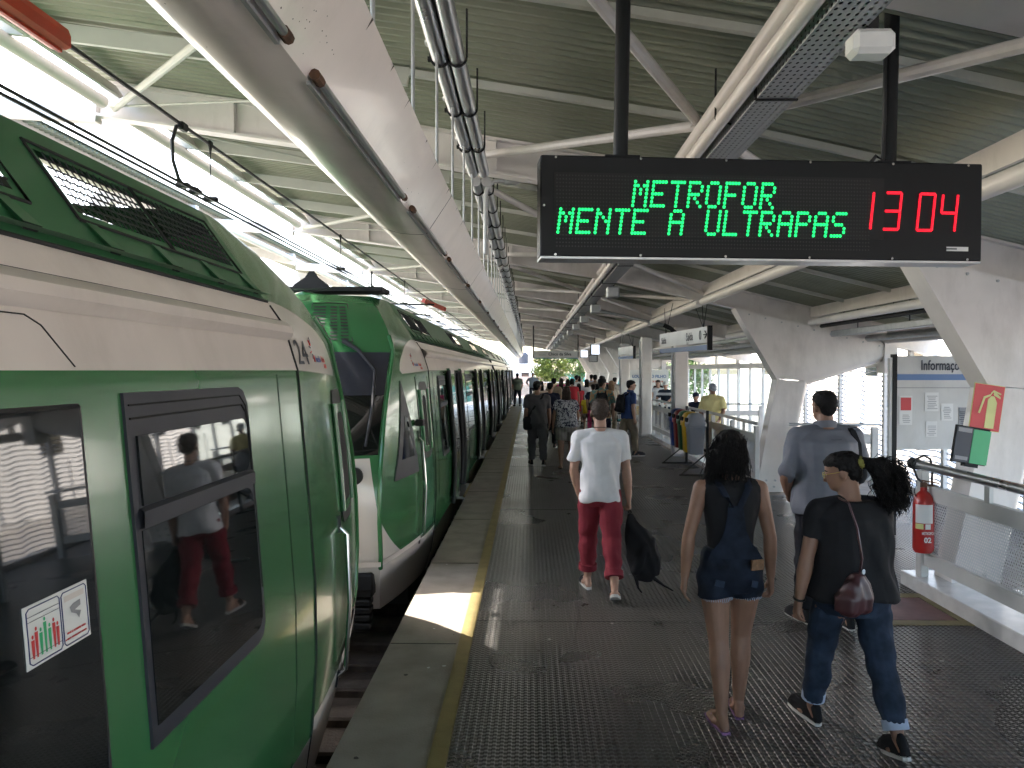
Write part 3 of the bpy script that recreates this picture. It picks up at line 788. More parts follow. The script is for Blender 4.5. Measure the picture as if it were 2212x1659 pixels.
    for d in doors:
        if doors_open:
            m = MB(); x0 = W((-1.03, 0, 0))[0]; m.box((x0 - .085, sg * d, 1.0 - .035), (.20, 1.42, .05), bev=.008); st = m.build('door_step', 'alu', t)
            m = MB(); m.box((x0 + .010, sg * d, 1.0 - .018), (.05, 1.42, .02)); m.build('step_edge', 'yellow', st)
            for e in (-1, 1):
                a, b = d + e * .66, d + e * 1.28; a, b = min(a, b), max(a, b)
                lf = patch('door_leaf', a, b, .0, 1.98, .075, 'green', depth=.045)
                m = MB(); m.grid([[W(side_pt(s, z, .0775)) for s in (a, b)] for z in (1.90, 1.94, 1.98)]); m.build('leaf_head', 'trainwhite', lf)
                patch('leaf_glass', a + .07, b - .07, .55, 1.86, .079, 'glass2', lf, rad=.06)
                for s in (a, b): 
                    m = MB(); m.tube([W(side_pt(s, z, .055)) for z in (-.02, .4, .8, 1.3, 1.95)], .030, 8); m.build('leaf_seal', 'rubber', lf)
            for e in (-.65, .65):
                m = MB(); m.tube([W(side_pt(d + e, z, .01)) for z in (-.02, .4, .8, 1.3, 1.92)], .035, 8); m.build('door_post', 'rubber', t)
        else:
            lf = patch('door_leaf', d - .78, d + .72, -.02, 1.90, .006, 'green')
            patch('leaf_glass', d - .68, d + .64, .03, 1.845, .010, 'glass', lf)
            line('door_seal', [(d + .645, z) for z in (-.02, .4, .8, 1.3, 1.85)], .010, 'rubber', par=lf); line('door_seal', [(d - .7, 1.85), (d + .645, 1.85)], .010, 'rubber', par=lf)
            line('pocket_seam', [(d - .7, 2.095), (d + .50, 2.095), (d + .56, 2.07), (d + .66, 1.96)], .0022)
            # surveillance notice
            a, b, z0, z1 = d + .32, d + .596, 1.235, 1.385
            stt = patch('notice_sticker', a, b, z0, z1, .0125, 'signwhite', lf, depth=.002)
            def dec(nm, pts, mm_, rr=.0016): 
                m = MB(); m.tube([W(side_pt(a + (b - a) * u, z0 + (z1 - z0) * v, .0135)) for u, v in pts], rr, 5); return m.build(nm, mm_, lf)
            def poly(nm, pts, mm_):
                m = MB(); P = [W(side_pt(a + (b - a) * u, z0 + (z1 - z0) * v, .0137)) for u, v in pts]; m.add(P, [tuple(range(len(P)))]); return m.build(nm, mm_, lf)
            dec('sticker_border', [(.04, .1), (.04, .9), (.08, .95), (.50, .95), (.53, .9), (.53, .1), (.5, .05), (.08, .05), (.04, .1)], 'inkblue')
            dec('sticker_border', [(.56, .1), (.56, .9), (.59, .95), (.94, .95), (.97, .9), (.97, .1), (.94, .05), (.59, .05), (.56, .1)], 'inkblue')
            dec('sticker_line', [(.05, .82), (.52, .82)], 'inkdark', .0007); dec('sticker_line', [(.05, .74), (.52, .74)], 'inkdark', .0007); dec('sticker_line', [(.05, .18), (.52, .18)], 'inkdark', .0007)
            for u, h, mm_ in ((.10, .44, 'logored'), (.155, .55, 'logored'), (.22, .50, 'leafgreen'), (.285, .64, 'leafgreen'), (.35, .50, 'leafgreen'), (.415, .55, 'logored'), (.47, .46, 'logored')):
                poly('pictogram_body', [(u - .024, h), (u + .024, h), (u + .020, h - .2), (u + .012, .14), (u - .012, .14), (u - .02, h - .2)], mm_)
                poly('pictogram_head', [(u + .016 * math.cos(k), h + .05 + .034 * math.sin(k)) for k in (0, .8, 1.6, 2.4, 3.2, 4, 4.8, 5.6)], mm_)
            poly('camera_symbol', [(.68, .66), (.74, .70), (.86, .72), (.86, .62), (.76, .58), (.86, .52), (.82, .40), (.78, .5), (.70, .56)], 'inkgrey')
            poly('white_strip', [(.60, .78), (.93, .78), (.93, .88), (.60, .88)], 'trainwhite')
            p = Vector(W(side_pt(a + (b - a) * .58, z0 + .034, .0145))); 
            text('VEHICLE EQUIPPED WITH', 'sticker_text', .0074, 'logored', lf, p + Vector((0, .006, 0)), (R(90), 0, R(90)))
            text('A VIDEO SURVEILLANCE SYSTEM', 'sticker_text', .0066, 'logored', lf, p + Vector((.0005, -.002, -.014)), (R(90), 0, R(90)))
    # ---- cab door details
    r0, r1 = cab['recess']
    if cab.get('door'):
        d0, d1 = cab['door']
        dr = patch('cab_door', d0, d1, .10, 1.90, .004, 'teal_door' if sg < 0 else 'green', rad=.05)
        for s in (d0, d1): line('door_gap', [(s, z) for z in (.08, .4, .8, 1.3, 1.88)], .006, par=dr)
        line('door_gap', [(d0, .08), (d1, .08)], .008, par=dr)
    else: dr = t
    rc = patch('handle_recess', r0, r1, .93, 1.82, .008, 'rubber', rad=.10, par=dr if dr is not t else None)
    a = .07; patch('recess_panel', r0 + a, r1 - a * .5, 1.0, 1.72, .011, 'green', rc, rad=.08); patch('recess_panel', r0 + a * 1.9, r1 - a * 1.6, 1.06, 1.66, .013, 'matblack', rc, rad=.07)
    m = MB(); zc = [.93 + .89 * k / 10 for k in range(11)]
    m.tube([W(side_pt(r0 + .0, z, .016)) for z in zc[1:-1]], .016, 8); m.build('recess_rim', 'green', rc)
    m = MB(); m.tube([W(side_pt(r1, z, .016)) for z in zc[1:-1]], .016, 8); m.build('recess_rim', 'green', rc)
    h, z0, z1 = cab['handle']
    m = MB(); m.tube([W(side_pt(h, z, o_)) for z, o_ in ((z0, .0), (z0 + .05, .05), ((z0 + z1) / 2, .055), (z1 - .05, .05), (z1, .0))], .014, 10); m.build('grab_handle', 'chrome', t)
    line('handle_slot', [(h, z0 - .06), (h, z0 + .04)], .022, 'rubber', off=-.006); line('handle_slot', [(h, z1 - .04), (h, z1 + .07)], .022, 'rubber', off=-.006)
    if cab.get('tri'):
        (sa, za), (sb, zb_), (sc_, zc_) = cab['tri']
        fr_lo = lambda z: sb + (sc_ - sb) * max(0, (z - zb_) / (zc_ - zb_)) ** 1.3
        fr_hi = lambda z: sa + (sc_ - sa) * max(0, (z - za) / (zc_ - za)) ** .75
        tw = patch('side_window_frame', fr_lo, fr_hi, zb_ + .03, zc_, .010, 'frame')
        ilo = lambda z: fr_lo(z) + .12; ihi = lambda z: max(fr_lo(z) + .125, fr_hi(z) - .13)
        patch('side_window_pane', ilo, ihi, zb_ + .22, zc_ - .38, .014, 'glass2', tw)
        m = MB(); c = W(side_pt(sb + .02, 1.37, .06)); m.box(c, (.10, .10, .07), bev=.01); m.build('door_handle', 'matblack', t)
    # ---- livery lettering
    def ctext(body, nm, size, ma, s, z, off=.004, bold=0.0, sx=1.0):
        p = Vector(W(side_pt(s, z, off))); q = Vector(W(side_pt(s + .2 * sg, z, off))); u = Vector(W(side_pt(s, z + .1, off)))
        ex = (q - p).normalized(); ey = (u - p); ey = (ey - ex * ey.dot(ex)).normalized(); ez = ex.cross(ey)
        Mx = Matrix((ex, ey, ez)).transposed()
        return text(body, nm, size, ma, t, p, Mx.to_euler(), bold=bold, sx=sx)
    if cab.get('number'): ctext(cab['number'], 'unit_number', .205, 'inkdark', cab['nums'], 1.985, .006, sx=1.35)
    ls = cab['logo']
    ctext('Ansaldo', 'maker_text', .062, 'logoblue', ls, 2.0, sx=.9); ctext('Breda', 'maker_text', .062, 'logored', ls + sg * .22, 2.0, sx=.9); ctext('ITALIA', 'maker_text', .042, 'logored', ls + sg * .26, 1.963)
    m = MB()
    for k in range(6):
        ang = R(100 + k * 32); c = (ls - sg * .03, 2.075)
        p0 = side_pt(c[0] + sg * .035 * math.cos(ang), c[1] + .035 * math.sin(ang), .004); p1 = side_pt(c[0] + sg * .075 * math.cos(ang), c[1] + .075 * math.sin(ang), .004)
        m.bar(W(p0), W(p1), .006, .003, k % 2)
    m.build('maker_emblem', ['inkgrey', 'logored'], t)
    # gangway bellows between the cars
    for s in cab.get('gang', []):
        m = MB()
        for k in range(6):
            m.tube([W(side_pt(s - .25 + k * .1, z, .012)) for z in (-.3, 0, .4, .8, 1.3, 1.95, 2.3)], .04, 6)
        m.build('gangway', 'rubber', t)
    return t

train1 = mk_train('metro_train', 'near green and white metro car at the left, numbered 24', 4.34, 1, -9.0, False, [-2.79],
         [(-1.90, -.83, 2)], [(-6.2, -5.2), (-5.1, -4.1), (-3.1, -1.95), (-1.60, -.94), (-.88, -.15)],
         dict(recess=(.95, 1.52), handle=(.78, -.02, .95), number='24', nums=.06, logo=.55))
drs = [-3.24 - 5.85 * k for k in range(8)]
wins = [(-1.75, -.85, 1)] + [(d - 2.925 - .85, d - 2.925 + .85, 1) for d in drs]
gr = []
for k in range(8):
    b = -.35 - k * 5.85
    gr += [(b - 1.0, b - .15), (b - 2.1, b - 1.2)]
train2 = mk_train('metro_train', 'coupled green and white train with open doors further along the platform', 9.96, -1, -48.0, True, drs, wins, gr,
         dict(recess=(.30, .72), handle=(.93, .06, 1.20), logo=.75, tri=((1.88, .88), (1.02, .80), (1.40, 1.84)), door=(.18, .82), gang=[-17.9, -35.4]))
# antenna and roof gear of the far train
m = MB(); m.rings([[(XM + x * f + .2, 8.9 + y * f, z) for x, y in ((-.35, -.12), (.35, -.12), (.35, .12), (-.35, .12))] for f, z in ((.6, 2.85), (.5, 2.90), (.2, 2.98), (.08, 3.05))], smooth=False)
ant = m.build('roof_antenna', 'matblack', train2); ant.matrix_parent_inverse = Matrix.Translation((-XM, -9.96, 1.0))
m = MB(); m.box((XM, 9.6, 2.90), (1.8, .5, .05)); m.tube([(XM - .7, 9.5, 2.9), (XM - .7, 9.5, 3.15)], .012, 6); m.tube([(XM + .75, 9.5, 2.9), (XM + .75, 9.5, 3.12)], .012, 6)
ro = m.build('roof_rack', 'matblack', train2); ro.matrix_parent_inverse = Matrix.Translation((-XM, -9.96, 1.0))
# ================================================================ OBJECTS
# ---------------------------------------------------------------- suspended lighting girder over the platform edge
BX = [(-.47, 3.00), (-.485, 3.02), (-.87, 3.02), (-.915, 2.98), (-.932, 2.90), (-.926, 2.845), (-.90, 2.816), (-.85, 2.794), (-.78, 2.776), (-.70, 2.768), (-.625, 2.768)]
gd = thing('lighting_girder', 'long white suspended lighting girder above the platform edge', 'girder', (-.67, 25, 2.7))
def gp(o): o.parent = gd; o.matrix_parent_inverse = Matrix.Translation((.67, -25, -2.7)); return o
seg = [-5, 1.55, 4.85, 8.15, 11.45, 14.75, 18.05, 21.35, 24.65, 27.95, 31.25, 34.55, 37.85, 41.15, 44.45, 47.75, 51.05, 54.4]
for a, b in zip(seg, seg[1:]):
    m = MB(); n = len(BX); rr = [[(x, y, z) for x, z in BX] for y in (a + .003, b - .003)]
    m.rings(rr, smooth=True); gp(m.build('girder_section', 'beam', sharp=28))
    m = MB(); rr = [[(-.70 + (x + .70) * 1.004, y, 2.88 + (z - 2.88) * 1.008) for x, z in BX] for y in (b - .006, b + .006)]
    m.rings(rr, smooth=False); gp(m.build('section_joint', 'grime'))
y = -1.45
while y < 53:
    m = MB(); m.tube([(-.60, y, 2.775), (-.60, y + .01, 2.775), (-.60, y + 1.58, 2.775)], .012, 10); gp(m.build('lamp_tube', 'alu'))
    m = MB(); m.tube([(-.602, y - .02, 2.777), (-.602, y + .045, 2.777)], .016, 8); gp(m.build('lamp_holder', 'rust'))
    m = MB(); m.box((-.628, y + .8, 2.764), (.012, 1.58, .010)); gp(m.build('lamp_channel', 'galv'))
    m = MB(); m.tube([(-.602, y + 1.55, 2.777), (-.602, y + 1.60, 2.777)], .016, 8); gp(m.build('lamp_holder', 'rust')); y += 1.86
# dirt spots by the lamp ends: small flecks lying on the painted skin
rnd = random.Random(5)
m = MB()
for k in range(110):
    yy = rnd.choice([2.0, 2.05, 2.0, 3.9, 1.6]) + rnd.gauss(0, .17); u = rnd.random()
    (x0, z0), (x1, z1) = rnd.choice([((-.47, 3.0), (-.625, 2.768)), ((-.70, 2.768), (-.85, 2.794))])
    x = x0 + (x1 - x0) * (.35 + .6 * u); z = z0 + (z1 - z0) * (.35 + .6 * u); r = rnd.uniform(.001, .0034)
    dn = Vector((z0 - z1, 0, -(x0 - x1))).normalized(); dn = dn if dn.z < 0 else -dn
    tx = Vector((x1 - x0, 0, z1 - z0)).normalized()
    c = Vector((x, yy, z)) + dn * .0012
    m.add([c + tx * (math.cos(a) * r * rnd.uniform(.6, 1.2)) + Vector((0, math.sin(a) * r * 1.3, 0)) for a in (0, 1.2, 2.4, 3.6, 4.9)], [(0, 1, 2, 3, 4)])
for k in range(60):
    yy = 1.2 + k * .42 + rnd.uniform(-.2, .2); w = rnd.uniform(.004, .012); hh = rnd.uniform(.01, .045)
    m.add([(-.4695, yy - w, 3.0), (-.4695, yy + w, 3.0), (-.4695 - hh * .62, yy, 3.0 - hh)], [(0, 1, 2)])
sp = gp(m.build('dirt_flecks', 'grime', fix=False)); tag(sp, kind='stuff')
# hanger rods from the roof tubes
rod_ys = []
y = 2.5
while y < 54:
    rod_ys.append(y); y += .86
mr_ = MB(); mr_.tube([(0, 0, 0), (0, 0, .64)], .008, 8); rodm = mr_.mesh('hanger_rod', 'galv')
md_ = MB(); md_.rings(lathe([(.045, 0), (.062, .004), (.064, .018), (.055, .026)], 18)); dm = md_.mesh('hanger_disc', 'signwhite')
for y in rod_ys:
    gp(link('hanger_rod', rodm, None, (-.487, y, 3.015))); gp(link('hanger_disc', dm, None, (-.487, y, 3.645)))
# ---------------------------------------------------------------- clear tube luminaires between the rafters
bays = list(zip(RAFT, RAFT[1:]))
for i, (a, b) in enumerate(bays):
    if b < 0: continue
    z = zb(-.45) - .045
    t = thing('tube_luminaire', f'{ordn(i - 1, len(bays) - 1)} pair of silvery tubes clamped under the roof above the girder', 'lamp', (-.44, (a + b) / 2, z), 0, 'roof tube luminaires')
    L = (b - a) / 2 - .16
    for x in (-.048, .045):
        m = MB(); m.tube([(x, -L, 0), (x, -L + .01, 0), (x, L, .0)], .046, 14); m.build('tube', 'alu', t)
    m = MB(); m.box((-.002, 0, .055), (.05, 2 * L, .05)); m.build('carrier', 'steel', t)
    y = -L + .35
    while y < L:
        m = MB()
        for cx in (-.048, .045): m.tube([(cx + .051 * math.cos(q), y, .051 * math.sin(q)) for q in [R(180 + 20 * k) for k in range(10)]], .007, 6)
        m.tube([(-.10, y, .0), (-.10, y, .10)], .008, 6); m.tube([(.097, y, 0), (.097, y, .26)], .006, 6); m.box((-.10, y, -.01), (.03, .03, .02))
        m.build('clamp', 'matblack', t); y += .86
# elbow conduit with junction box beside the nearest rafter
t = thing('conduit_elbow', 'grey bent conduit with junction box dropping beside the hanger rods', 'conduit', (-.4, 7.3, 3.0))
m = MB(); m.tube([(.62, 0, .66), (.3, 0, .665), (.08, 0, .66), (.02, 0, .62), (0, 0, .54), (0, 0, .0)], .022, 10); m.build('pipe', 'galv', t)
m = MB(); m.box((.24, 0, .665), (.13, .07, .07), bev=.01); m.build('junction_box', 'galv', t)
# ---------------------------------------------------------------- perforated cable tray with pipe and boxes
t = thing('cable_tray', 'long perforated grey cable tray hung under the middle of the roof', 'cable tray', (1.27, 25, 3.35))
m = MB(); m.prism([(-.10, 0), (.10, 0), (.10, .003), (-.10, .003)], -31, 31.5, 'Y'); m.build('tray_bottom', 'perf_tray', t)
perfmat('perf_side', (.40, .41, .42), (.05, .03), (.30, .3), ('Y', 'Z'), 0.0)
for x in (-.10, .10):
    m = MB(); m.box((x, .2, .045), (.004, 62, .09)); m.build('tray_side', 'perf_side', t)
m = MB(); m.box((0, .2, .06), (.16, 62, .02)); m.build('cable_bundle', 'rubber', t)
m = MB()
for k in range(24):
    y = -23 + k * 2.2
    m.bar((-.106, y, -.008), (.106, y, -.008), .02, .008); m.bar((-.108, y, -.008), (-.108, y, .12), .02, .008, up=(0, 1, 0))
    m.tube([(-.2, y + .5, .05), (-.2, y + .5, .34)], .006, 6); m.tube([(-.2, y + .5, .05), (-.11, y + .5, .02)], .006, 6)
m.build('tray_hanger', 'matblack', t)
m = MB(); m.tube([(-.16, -31, .055), (-.16, -30.9, .055), (-.16, 31.5, .055)], .042, 14); m.build('conduit_pipe', 'steel', t)
bx = [3.35, 13.6, 17.2, 20.8, 24.4, 28.0, 31.6, 35.2, 38.8, 42.4, 46.0]
for i, y in enumerate(bx):
    s_ = .10 if i else .07
    t = thing('speaker_box', f'{ordn(i, len(bx))} pale grey box fixed under the cable tray', 'speaker', (1.36, y, 3.33), 0, 'boxes under the cable tray')
    m = MB(); m.box((.03, 0, -s_ * .7), (s_ * 2.1 if i else .17, .22 if i else .12, s_ * 1.9 if i else .10), bev=.02); m.build('housing', 'galv' if i else 'signwhite', t)
    m = MB(); m.box((.03, 0, .0), (.05, .05, .12)); m.build('bracket', 'matblack', t)
# ---------------------------------------------------------------- pipes at the right under the roof
t = thing('service_pipes', 'dark and grey service pipes hung near the right roof edge', 'pipes', (4.6, 8, 2.5))
m = MB(); m.tube([(-.05, -10, .14), (-.05, 4.7, .14)], .028, 8); m.build('dark_pipe', 'matblack', t)
m = MB(); m.box((.15, -2.6, .02), (.12, 14.6, .09), bev=.012); m.build('trunking', 'galv', t)
m = MB(); m.tube([(.55, -10, -.06), (.55, 4.4, -.06)], .05, 10); m.build('grey_pipe', 'galv', t)
for k in range(9):
    m = MB(); m.tube([(-.05, -9 + k * 1.6, .12), (-.05, -9 + k * 1.6, .42)], .008, 6); m.tube([(.15, -9 + k * 1.6, .05), (.15, -9 + k * 1.6, .40)], .008, 6); m.build('hanger', 'matblack', t)
t = thing('service_pipes', 'crossed service pipes under the roof behind the white posts', 'pipes', (4.5, 22, 2.45))
for k, (x, z, r) in enumerate(((-.3, .12, .03), (.0, .03, .05), (.35, -.03, .04), (.75, .02, .05))):
    m = MB(); m.tube([(x, -8, z), (x, 12, z)], r, 8); m.build('pipe', 'galv' if k % 2 else 'steelg', t)
t = thing('conduit', 'grey conduit along the underside of the third rafter', 'conduit', (2.5, 18.2, 2.98))
m = MB(); m.tube([(-1.1, 0, zb(1.4) - 3.02), (-.2, 0, zb(2.3) - 3.02), (.5, 0, zb(3.0) - 3.02), (.72, 0, zb(3.22) - 3.10)], .035, 10); m.build('pipe', 'galv', t)
m = MB(); m.tube([(.5, -.02, zb(3.0) - 3.02), (.66, -.02, zb(3.16) - 3.06), (.85, -.02, zb(3.35) - 3.2)], .05, 10); m.build('sleeve', 'matblack', t)

# ---------------------------------------------------------------- LED board
yaw = math.atan2(3.84 - 3.65, 2.12 - .046)
W_, H_ = 2.083, .457
led = thing('led_board', 'black hanging LED board with green text and red clock', 'display board', (.046, 3.65, 2.466), yaw)
led.rotation_euler = (0, R(.15), yaw)
m = MB(); m.box((W_ / 2, .075, H_ / 2), (W_, .15, H_), bev=.006); m.build('housing', 'black', led)
m = MB(); m.box((W_ / 2, .075, -.004), (W_ - .004, .146, .010)); m.build('bottom_plate', 'alu', led)
m = MB(); m.box((W_ * .40, -.0012, H_ * .52), (W_ * .74, .003, H_ * .62)); m.build('display_window', 'matblack', led)
for u in (.182, .80):
    m = MB(); m.tube([(W_ * u, .075, H_ - .01), (W_ * u + .012, .075, H_ + .82)], .034, 14); p = m.build('pole', 'black', led)
    m = MB(); m.box((W_ * u, .075, H_ + .006), (.16, .11, .012)); m.build('flange', 'black', p)
m = MB(); u = W_ * .80; m.tube([(u - .10, .06, H_ + .005), (u - .075, .05, H_ + .04), (u - .045, .045, H_ + .02), (u - .035, .05, H_ + .25), (u - .03, .06, H_ + .6)], .009, 8); m.build('cable', 'rubber', led)
for u in (.033, .22, .41, .60, .79, .965):
    for v in (.018, .978):
        m = MB(); m.rings([[(W_ * u + .006 * math.cos(a), -.001 - d, H_ * v + .006 * math.sin(a)) for a in [k * math.pi / 4 for k in range(8)]] for d in (0, .004)]); m.build('screw', 'chrome', led)
for v in (.5,):
    m = MB(); m.rings([[(W_ * .008 + .006 * math.cos(a), -.001 - d, H_ * v + .006 * math.sin(a)) for a in [k * math.pi / 4 for k in range(8)]] for d in (0, .004)]); m.build('screw', 'chrome', led)
m = MB(); m.box((W_ * .942, -.001, H_ * .125), (.105, .004, .020)); pl = m.build('maker_plate', 'signwhite', led)
m = MB(); m.box((W_ * .928, -.0035, H_ * .125), (.05, .002, .006)); m.build('plate_print', 'inkdark', pl)
FONT = {'M': '10001 11011 10101 10101 10001 10001 10001', 'E': '11111 10000 10000 11110 10000 10000 11111', 'T': '11111 00100 00100 00100 00100 00100 00100',
        'R': '11110 10001 10001 11110 10100 10010 10001', 'O': '01110 10001 10001 10001 10001 10001 01110', 'F': '11111 10000 10000 11110 10000 10000 10000',
        'N': '10001 11001 10101 10011 10001 10001 10001', 'A': '01110 10001 10001 11111 10001 10001 10001', 'U': '10001 10001 10001 10001 10001 10001 01110',
        'L': '10000 10000 10000 10000 10000 10000 11111', 'P': '11110 10001 10001 11110 10000 10000 10000', 'S': '01111 10000 10000 01110 00001 00001 11110', ' ': '00000 ' * 7}
def dot(m, x, z, r):
    ring = lambda rr, d: [(x + rr * math.cos(a), -.003 - d, z + rr * 1.12 * math.sin(a)) for a in [k * math.pi / 3 for k in range(6)]]
    m.rings([ring(r, 0), ring(r, .002), ring(r * .55, .005)])
def matrix_text(s, u0, vtop, pw, ph, nm):
    m = MB()
    for ci, ch in enumerate(s):
        for r, row in enumerate(FONT[ch].split()):
            for c, b in enumerate(row):
                if b == '1': dot(m, W_ * u0 + (ci * 6 + c) * pw + (6 - r) * .0022, H_ * (1 - vtop) - r * ph, .0074)
    tag(m.build(nm, 'led_g', led), kind='stuff')
matrix_text('METROFOR', .202, .25, .01414, .0180, 'led_text')
matrix_text('MENTE A ULTRAPAS', .038, .535, .01414, .0172, 'led_text')
m = MB()
for r in range(20):
    for c in range(104):
        x, z = W_ * .036 + c * .01414, H_ * .80 - r * .0168
        m.add([(x + a, -.0032, z + b) for a, b in ((-.003, -.003), (.003, -.003), (.003, .003), (-.003, .003))], [(0, 1, 2, 3)])
tag(m.build('unlit_leds', 'led_off', led), kind='stuff')
# clock digits from rows of red dots
m = MB(); sl = .10
def segs(dig, x0, w, h, z0):
    S = {'a': ((0, h), (w, h)), 'b': ((w, h), (w, h / 2)), 'c': ((w, h / 2), (w, 0)), 'd': ((0, 0), (w, 0)), 'e': ((0, 0), (0, h / 2)), 'f': ((0, h / 2), (0, h)), 'g': ((0, h / 2), (w, h / 2))}
    for k in {'1': 'bc', '3': 'abcdg', '0': 'abcdef', '4': 'bcfg'}[dig]:
        (ax, az), (bx_, bz) = S[k]; n = 8 if k in 'bcef' else 7
        for i in range(n):
            f = (i + .5) / n; x = ax + (bx_ - ax) * f; z = az + (bz - az) * f
            dot(m, x0 + x + z * sl, z0 + z, .0068)
ch = H_ * .37
segs('1', W_ * .712, .055, ch, H_ * .315); segs('3', W_ * .768, .072, ch, H_ * .315); segs('0', W_ * .846, .072, ch, H_ * .310); segs('4', W_ * .899, .072, ch, H_ * .305)
tag(m.build('led_clock', 'led_r', led), kind='stuff')

# ---------------------------------------------------------------- hanging signs and screens
t = thing('hanging_sign', 'grey hanging destination sign reading Chico da Silva over the crowd', 'sign', (.15, 33, 2.46))
m = MB(); m.box((.9, 0, .145), (1.80, .06, .29), bev=.008); m.build('panel', 'signwhite', t)
m = MB(); m.box((.9, -.005, -.012), (1.84, .07, .03)); m.build('lower_edge', 'signblue', t)
for x in (-.01, 1.81): m = MB(); m.tube([(x, 0, -.02), (x, 0, 1.35)], .03, 8); m.build('pole', 'black', t)
text('Chico da Silva', 'sign_text', .165, 'inkdark', t, (.60, -.033, .10), (R(90), 0, 0), bold=.004)
text('Destino', 'sign_text', .085, 'inkgrey', t, (.22, -.033, .10), (R(90), 0, 0))
def exit_sign(label, a, b, z, h, words):
    a, b = Vector(a), Vector(b); d = b - a; L = d.length; rz = math.atan2(d.y, d.x)
    t = thing('hanging_sign', label, 'sign', (a.x, a.y, z), rz)
    m = MB(); m.box((L / 2, 0, h / 2 + .04), (L, .05, h - .08)); m.build('panel', 'signwhite', t)
    m = MB(); m.box((L / 2, 0, .0), (L, .054, .082)); m.build('lower_band', 'signblue', t)
    m = MB(); m.box((L + .02, 0, h / 2 - .02), (.04, .08, h + .06)); m.build('end_cap', 'black', t)
    for x, tx, tz in ((L * .12, -.1, .5), (L * .12, .5, .55), (L * .9, -.6, .5), (L * .9, .3, .62), (L * .9, -.1, .5)):
        m = MB(); m.tube([(x, 0, h - .02), (x + tx, 0, h + tz)], .006, 5); m.build('hanger_wire', 'matblack', t)
    for x, w, s in words: text(w, 'sign_text', s, 'inkdark', t, (x * L, -.029, h * .42), (R(90), 0, 0), bold=.003)
    return t, L
t, L = exit_sign('large tilted white exit sign reading Saída with an arrow', (2.62, 16.2, 0), (2.92, 13.2, 0), 2.33, .34, ((.05, 'Saída', .17), (.60, 'Saída', .20), ))
m = MB(); m.tube([(L * .93, -.03, .21), (L * .985, -.03, .21)], .010, 6); m.tube([(L * .955, -.03, .27), (L * .988, -.03, .21), (L * .955, -.03, .15)], .010, 6); m.build('arrow', 'inkdark', t)
m = MB(); m.tube([(L * .87 + .045 * math.cos(q), -.03, .21 + .075 * math.sin(q)) for q in [k * math.pi / 8 for k in range(17)]], .007, 5); m.build('wheel_symbol', 'inkgrey', t)
text('Exit', 'sign_text', .08, 'inkgrey', t, (L * .61, -.029, .075), (R(90), 0, 0))
exit_sign('smaller blank white hanging sign left of the middle post', (2.95, 26.8, 0), (3.22, 25.0, 0), 2.36, .34, ())
for lab, x, y, z, w, h, mt, rz in (('bright hanging screen, the larger of the two lit ones', 2.75, 34, 2.62, .46, .40, 'screen', 40), ('bright hanging screen, the smaller and farther lit one', 2.75, 41, 2.62, .40, .34, 'screen', 25), ('dark hanging screen below the lit screens', 2.85, 36.5, 2.35, .36, .27, 'boardgrey', -25)):
    t = thing('hanging_screen', lab, 'screen', (x, y, z), R(rz)); 
    m = MB(); m.box((0, .03, h / 2), (w + .05, .07, h + .05), bev=.01); m.build('casing', 'black', t)
    m = MB(); m.box((0, -.008, h / 2), (w, .006, h)); m.build('display', mt, t)
    m = MB(); m.tube([(0, .03, h), (0, .03, h + .35)], .025, 8); m.build('pole', 'black', t)
# billboard
t = thing('billboard', 'white billboard with blue lettering behind the posts', 'billboard', (3.82, 30.6, .25))
m = MB(); m.box((.7, .03, .85), (1.45, .05, 1.72)); m.build('panel', 'signwhite', t)
for x in (.02, 1.38): m = MB(); m.box((x, .05, -.1), (.06, .06, .4)); m.build('leg', 'galv', t)
text('LOURENÇO FILHO', 'board_text', .155, 'signblue', t, (.05, -.002, 1.42), (R(90), 0, 0), bold=.005, sx=.98)
text('APROVADOS EM 2018', 'board_text', .085, 'orange', t, (.38, -.002, 1.25), (R(90), 0, 0), bold=.003)
m = MB(); m.box((.7, .001, .18), (1.44, .01, .34)); m.build('yellow_band', 'bin_yellow', t)
for k, x in enumerate((.62, .90, 1.16)):
    m = MB(); m.rings([[(x + r * math.cos(a), -.001, 1.06 + r * 1.25 * math.sin(a)) for a in [j * math.pi / 5 for j in range(10)]] for r in (.055, .02)]); m.build('printed_face', 'rust', t)
    m = MB(); m.prism([(x - .11, .72), (x + .11, .72), (x + .09, .93), (x + .03, .98), (x - .03, .98), (x - .09, .93)], -.004, .002, 'Y'); m.build('printed_shirt', 'boardgrey', t)
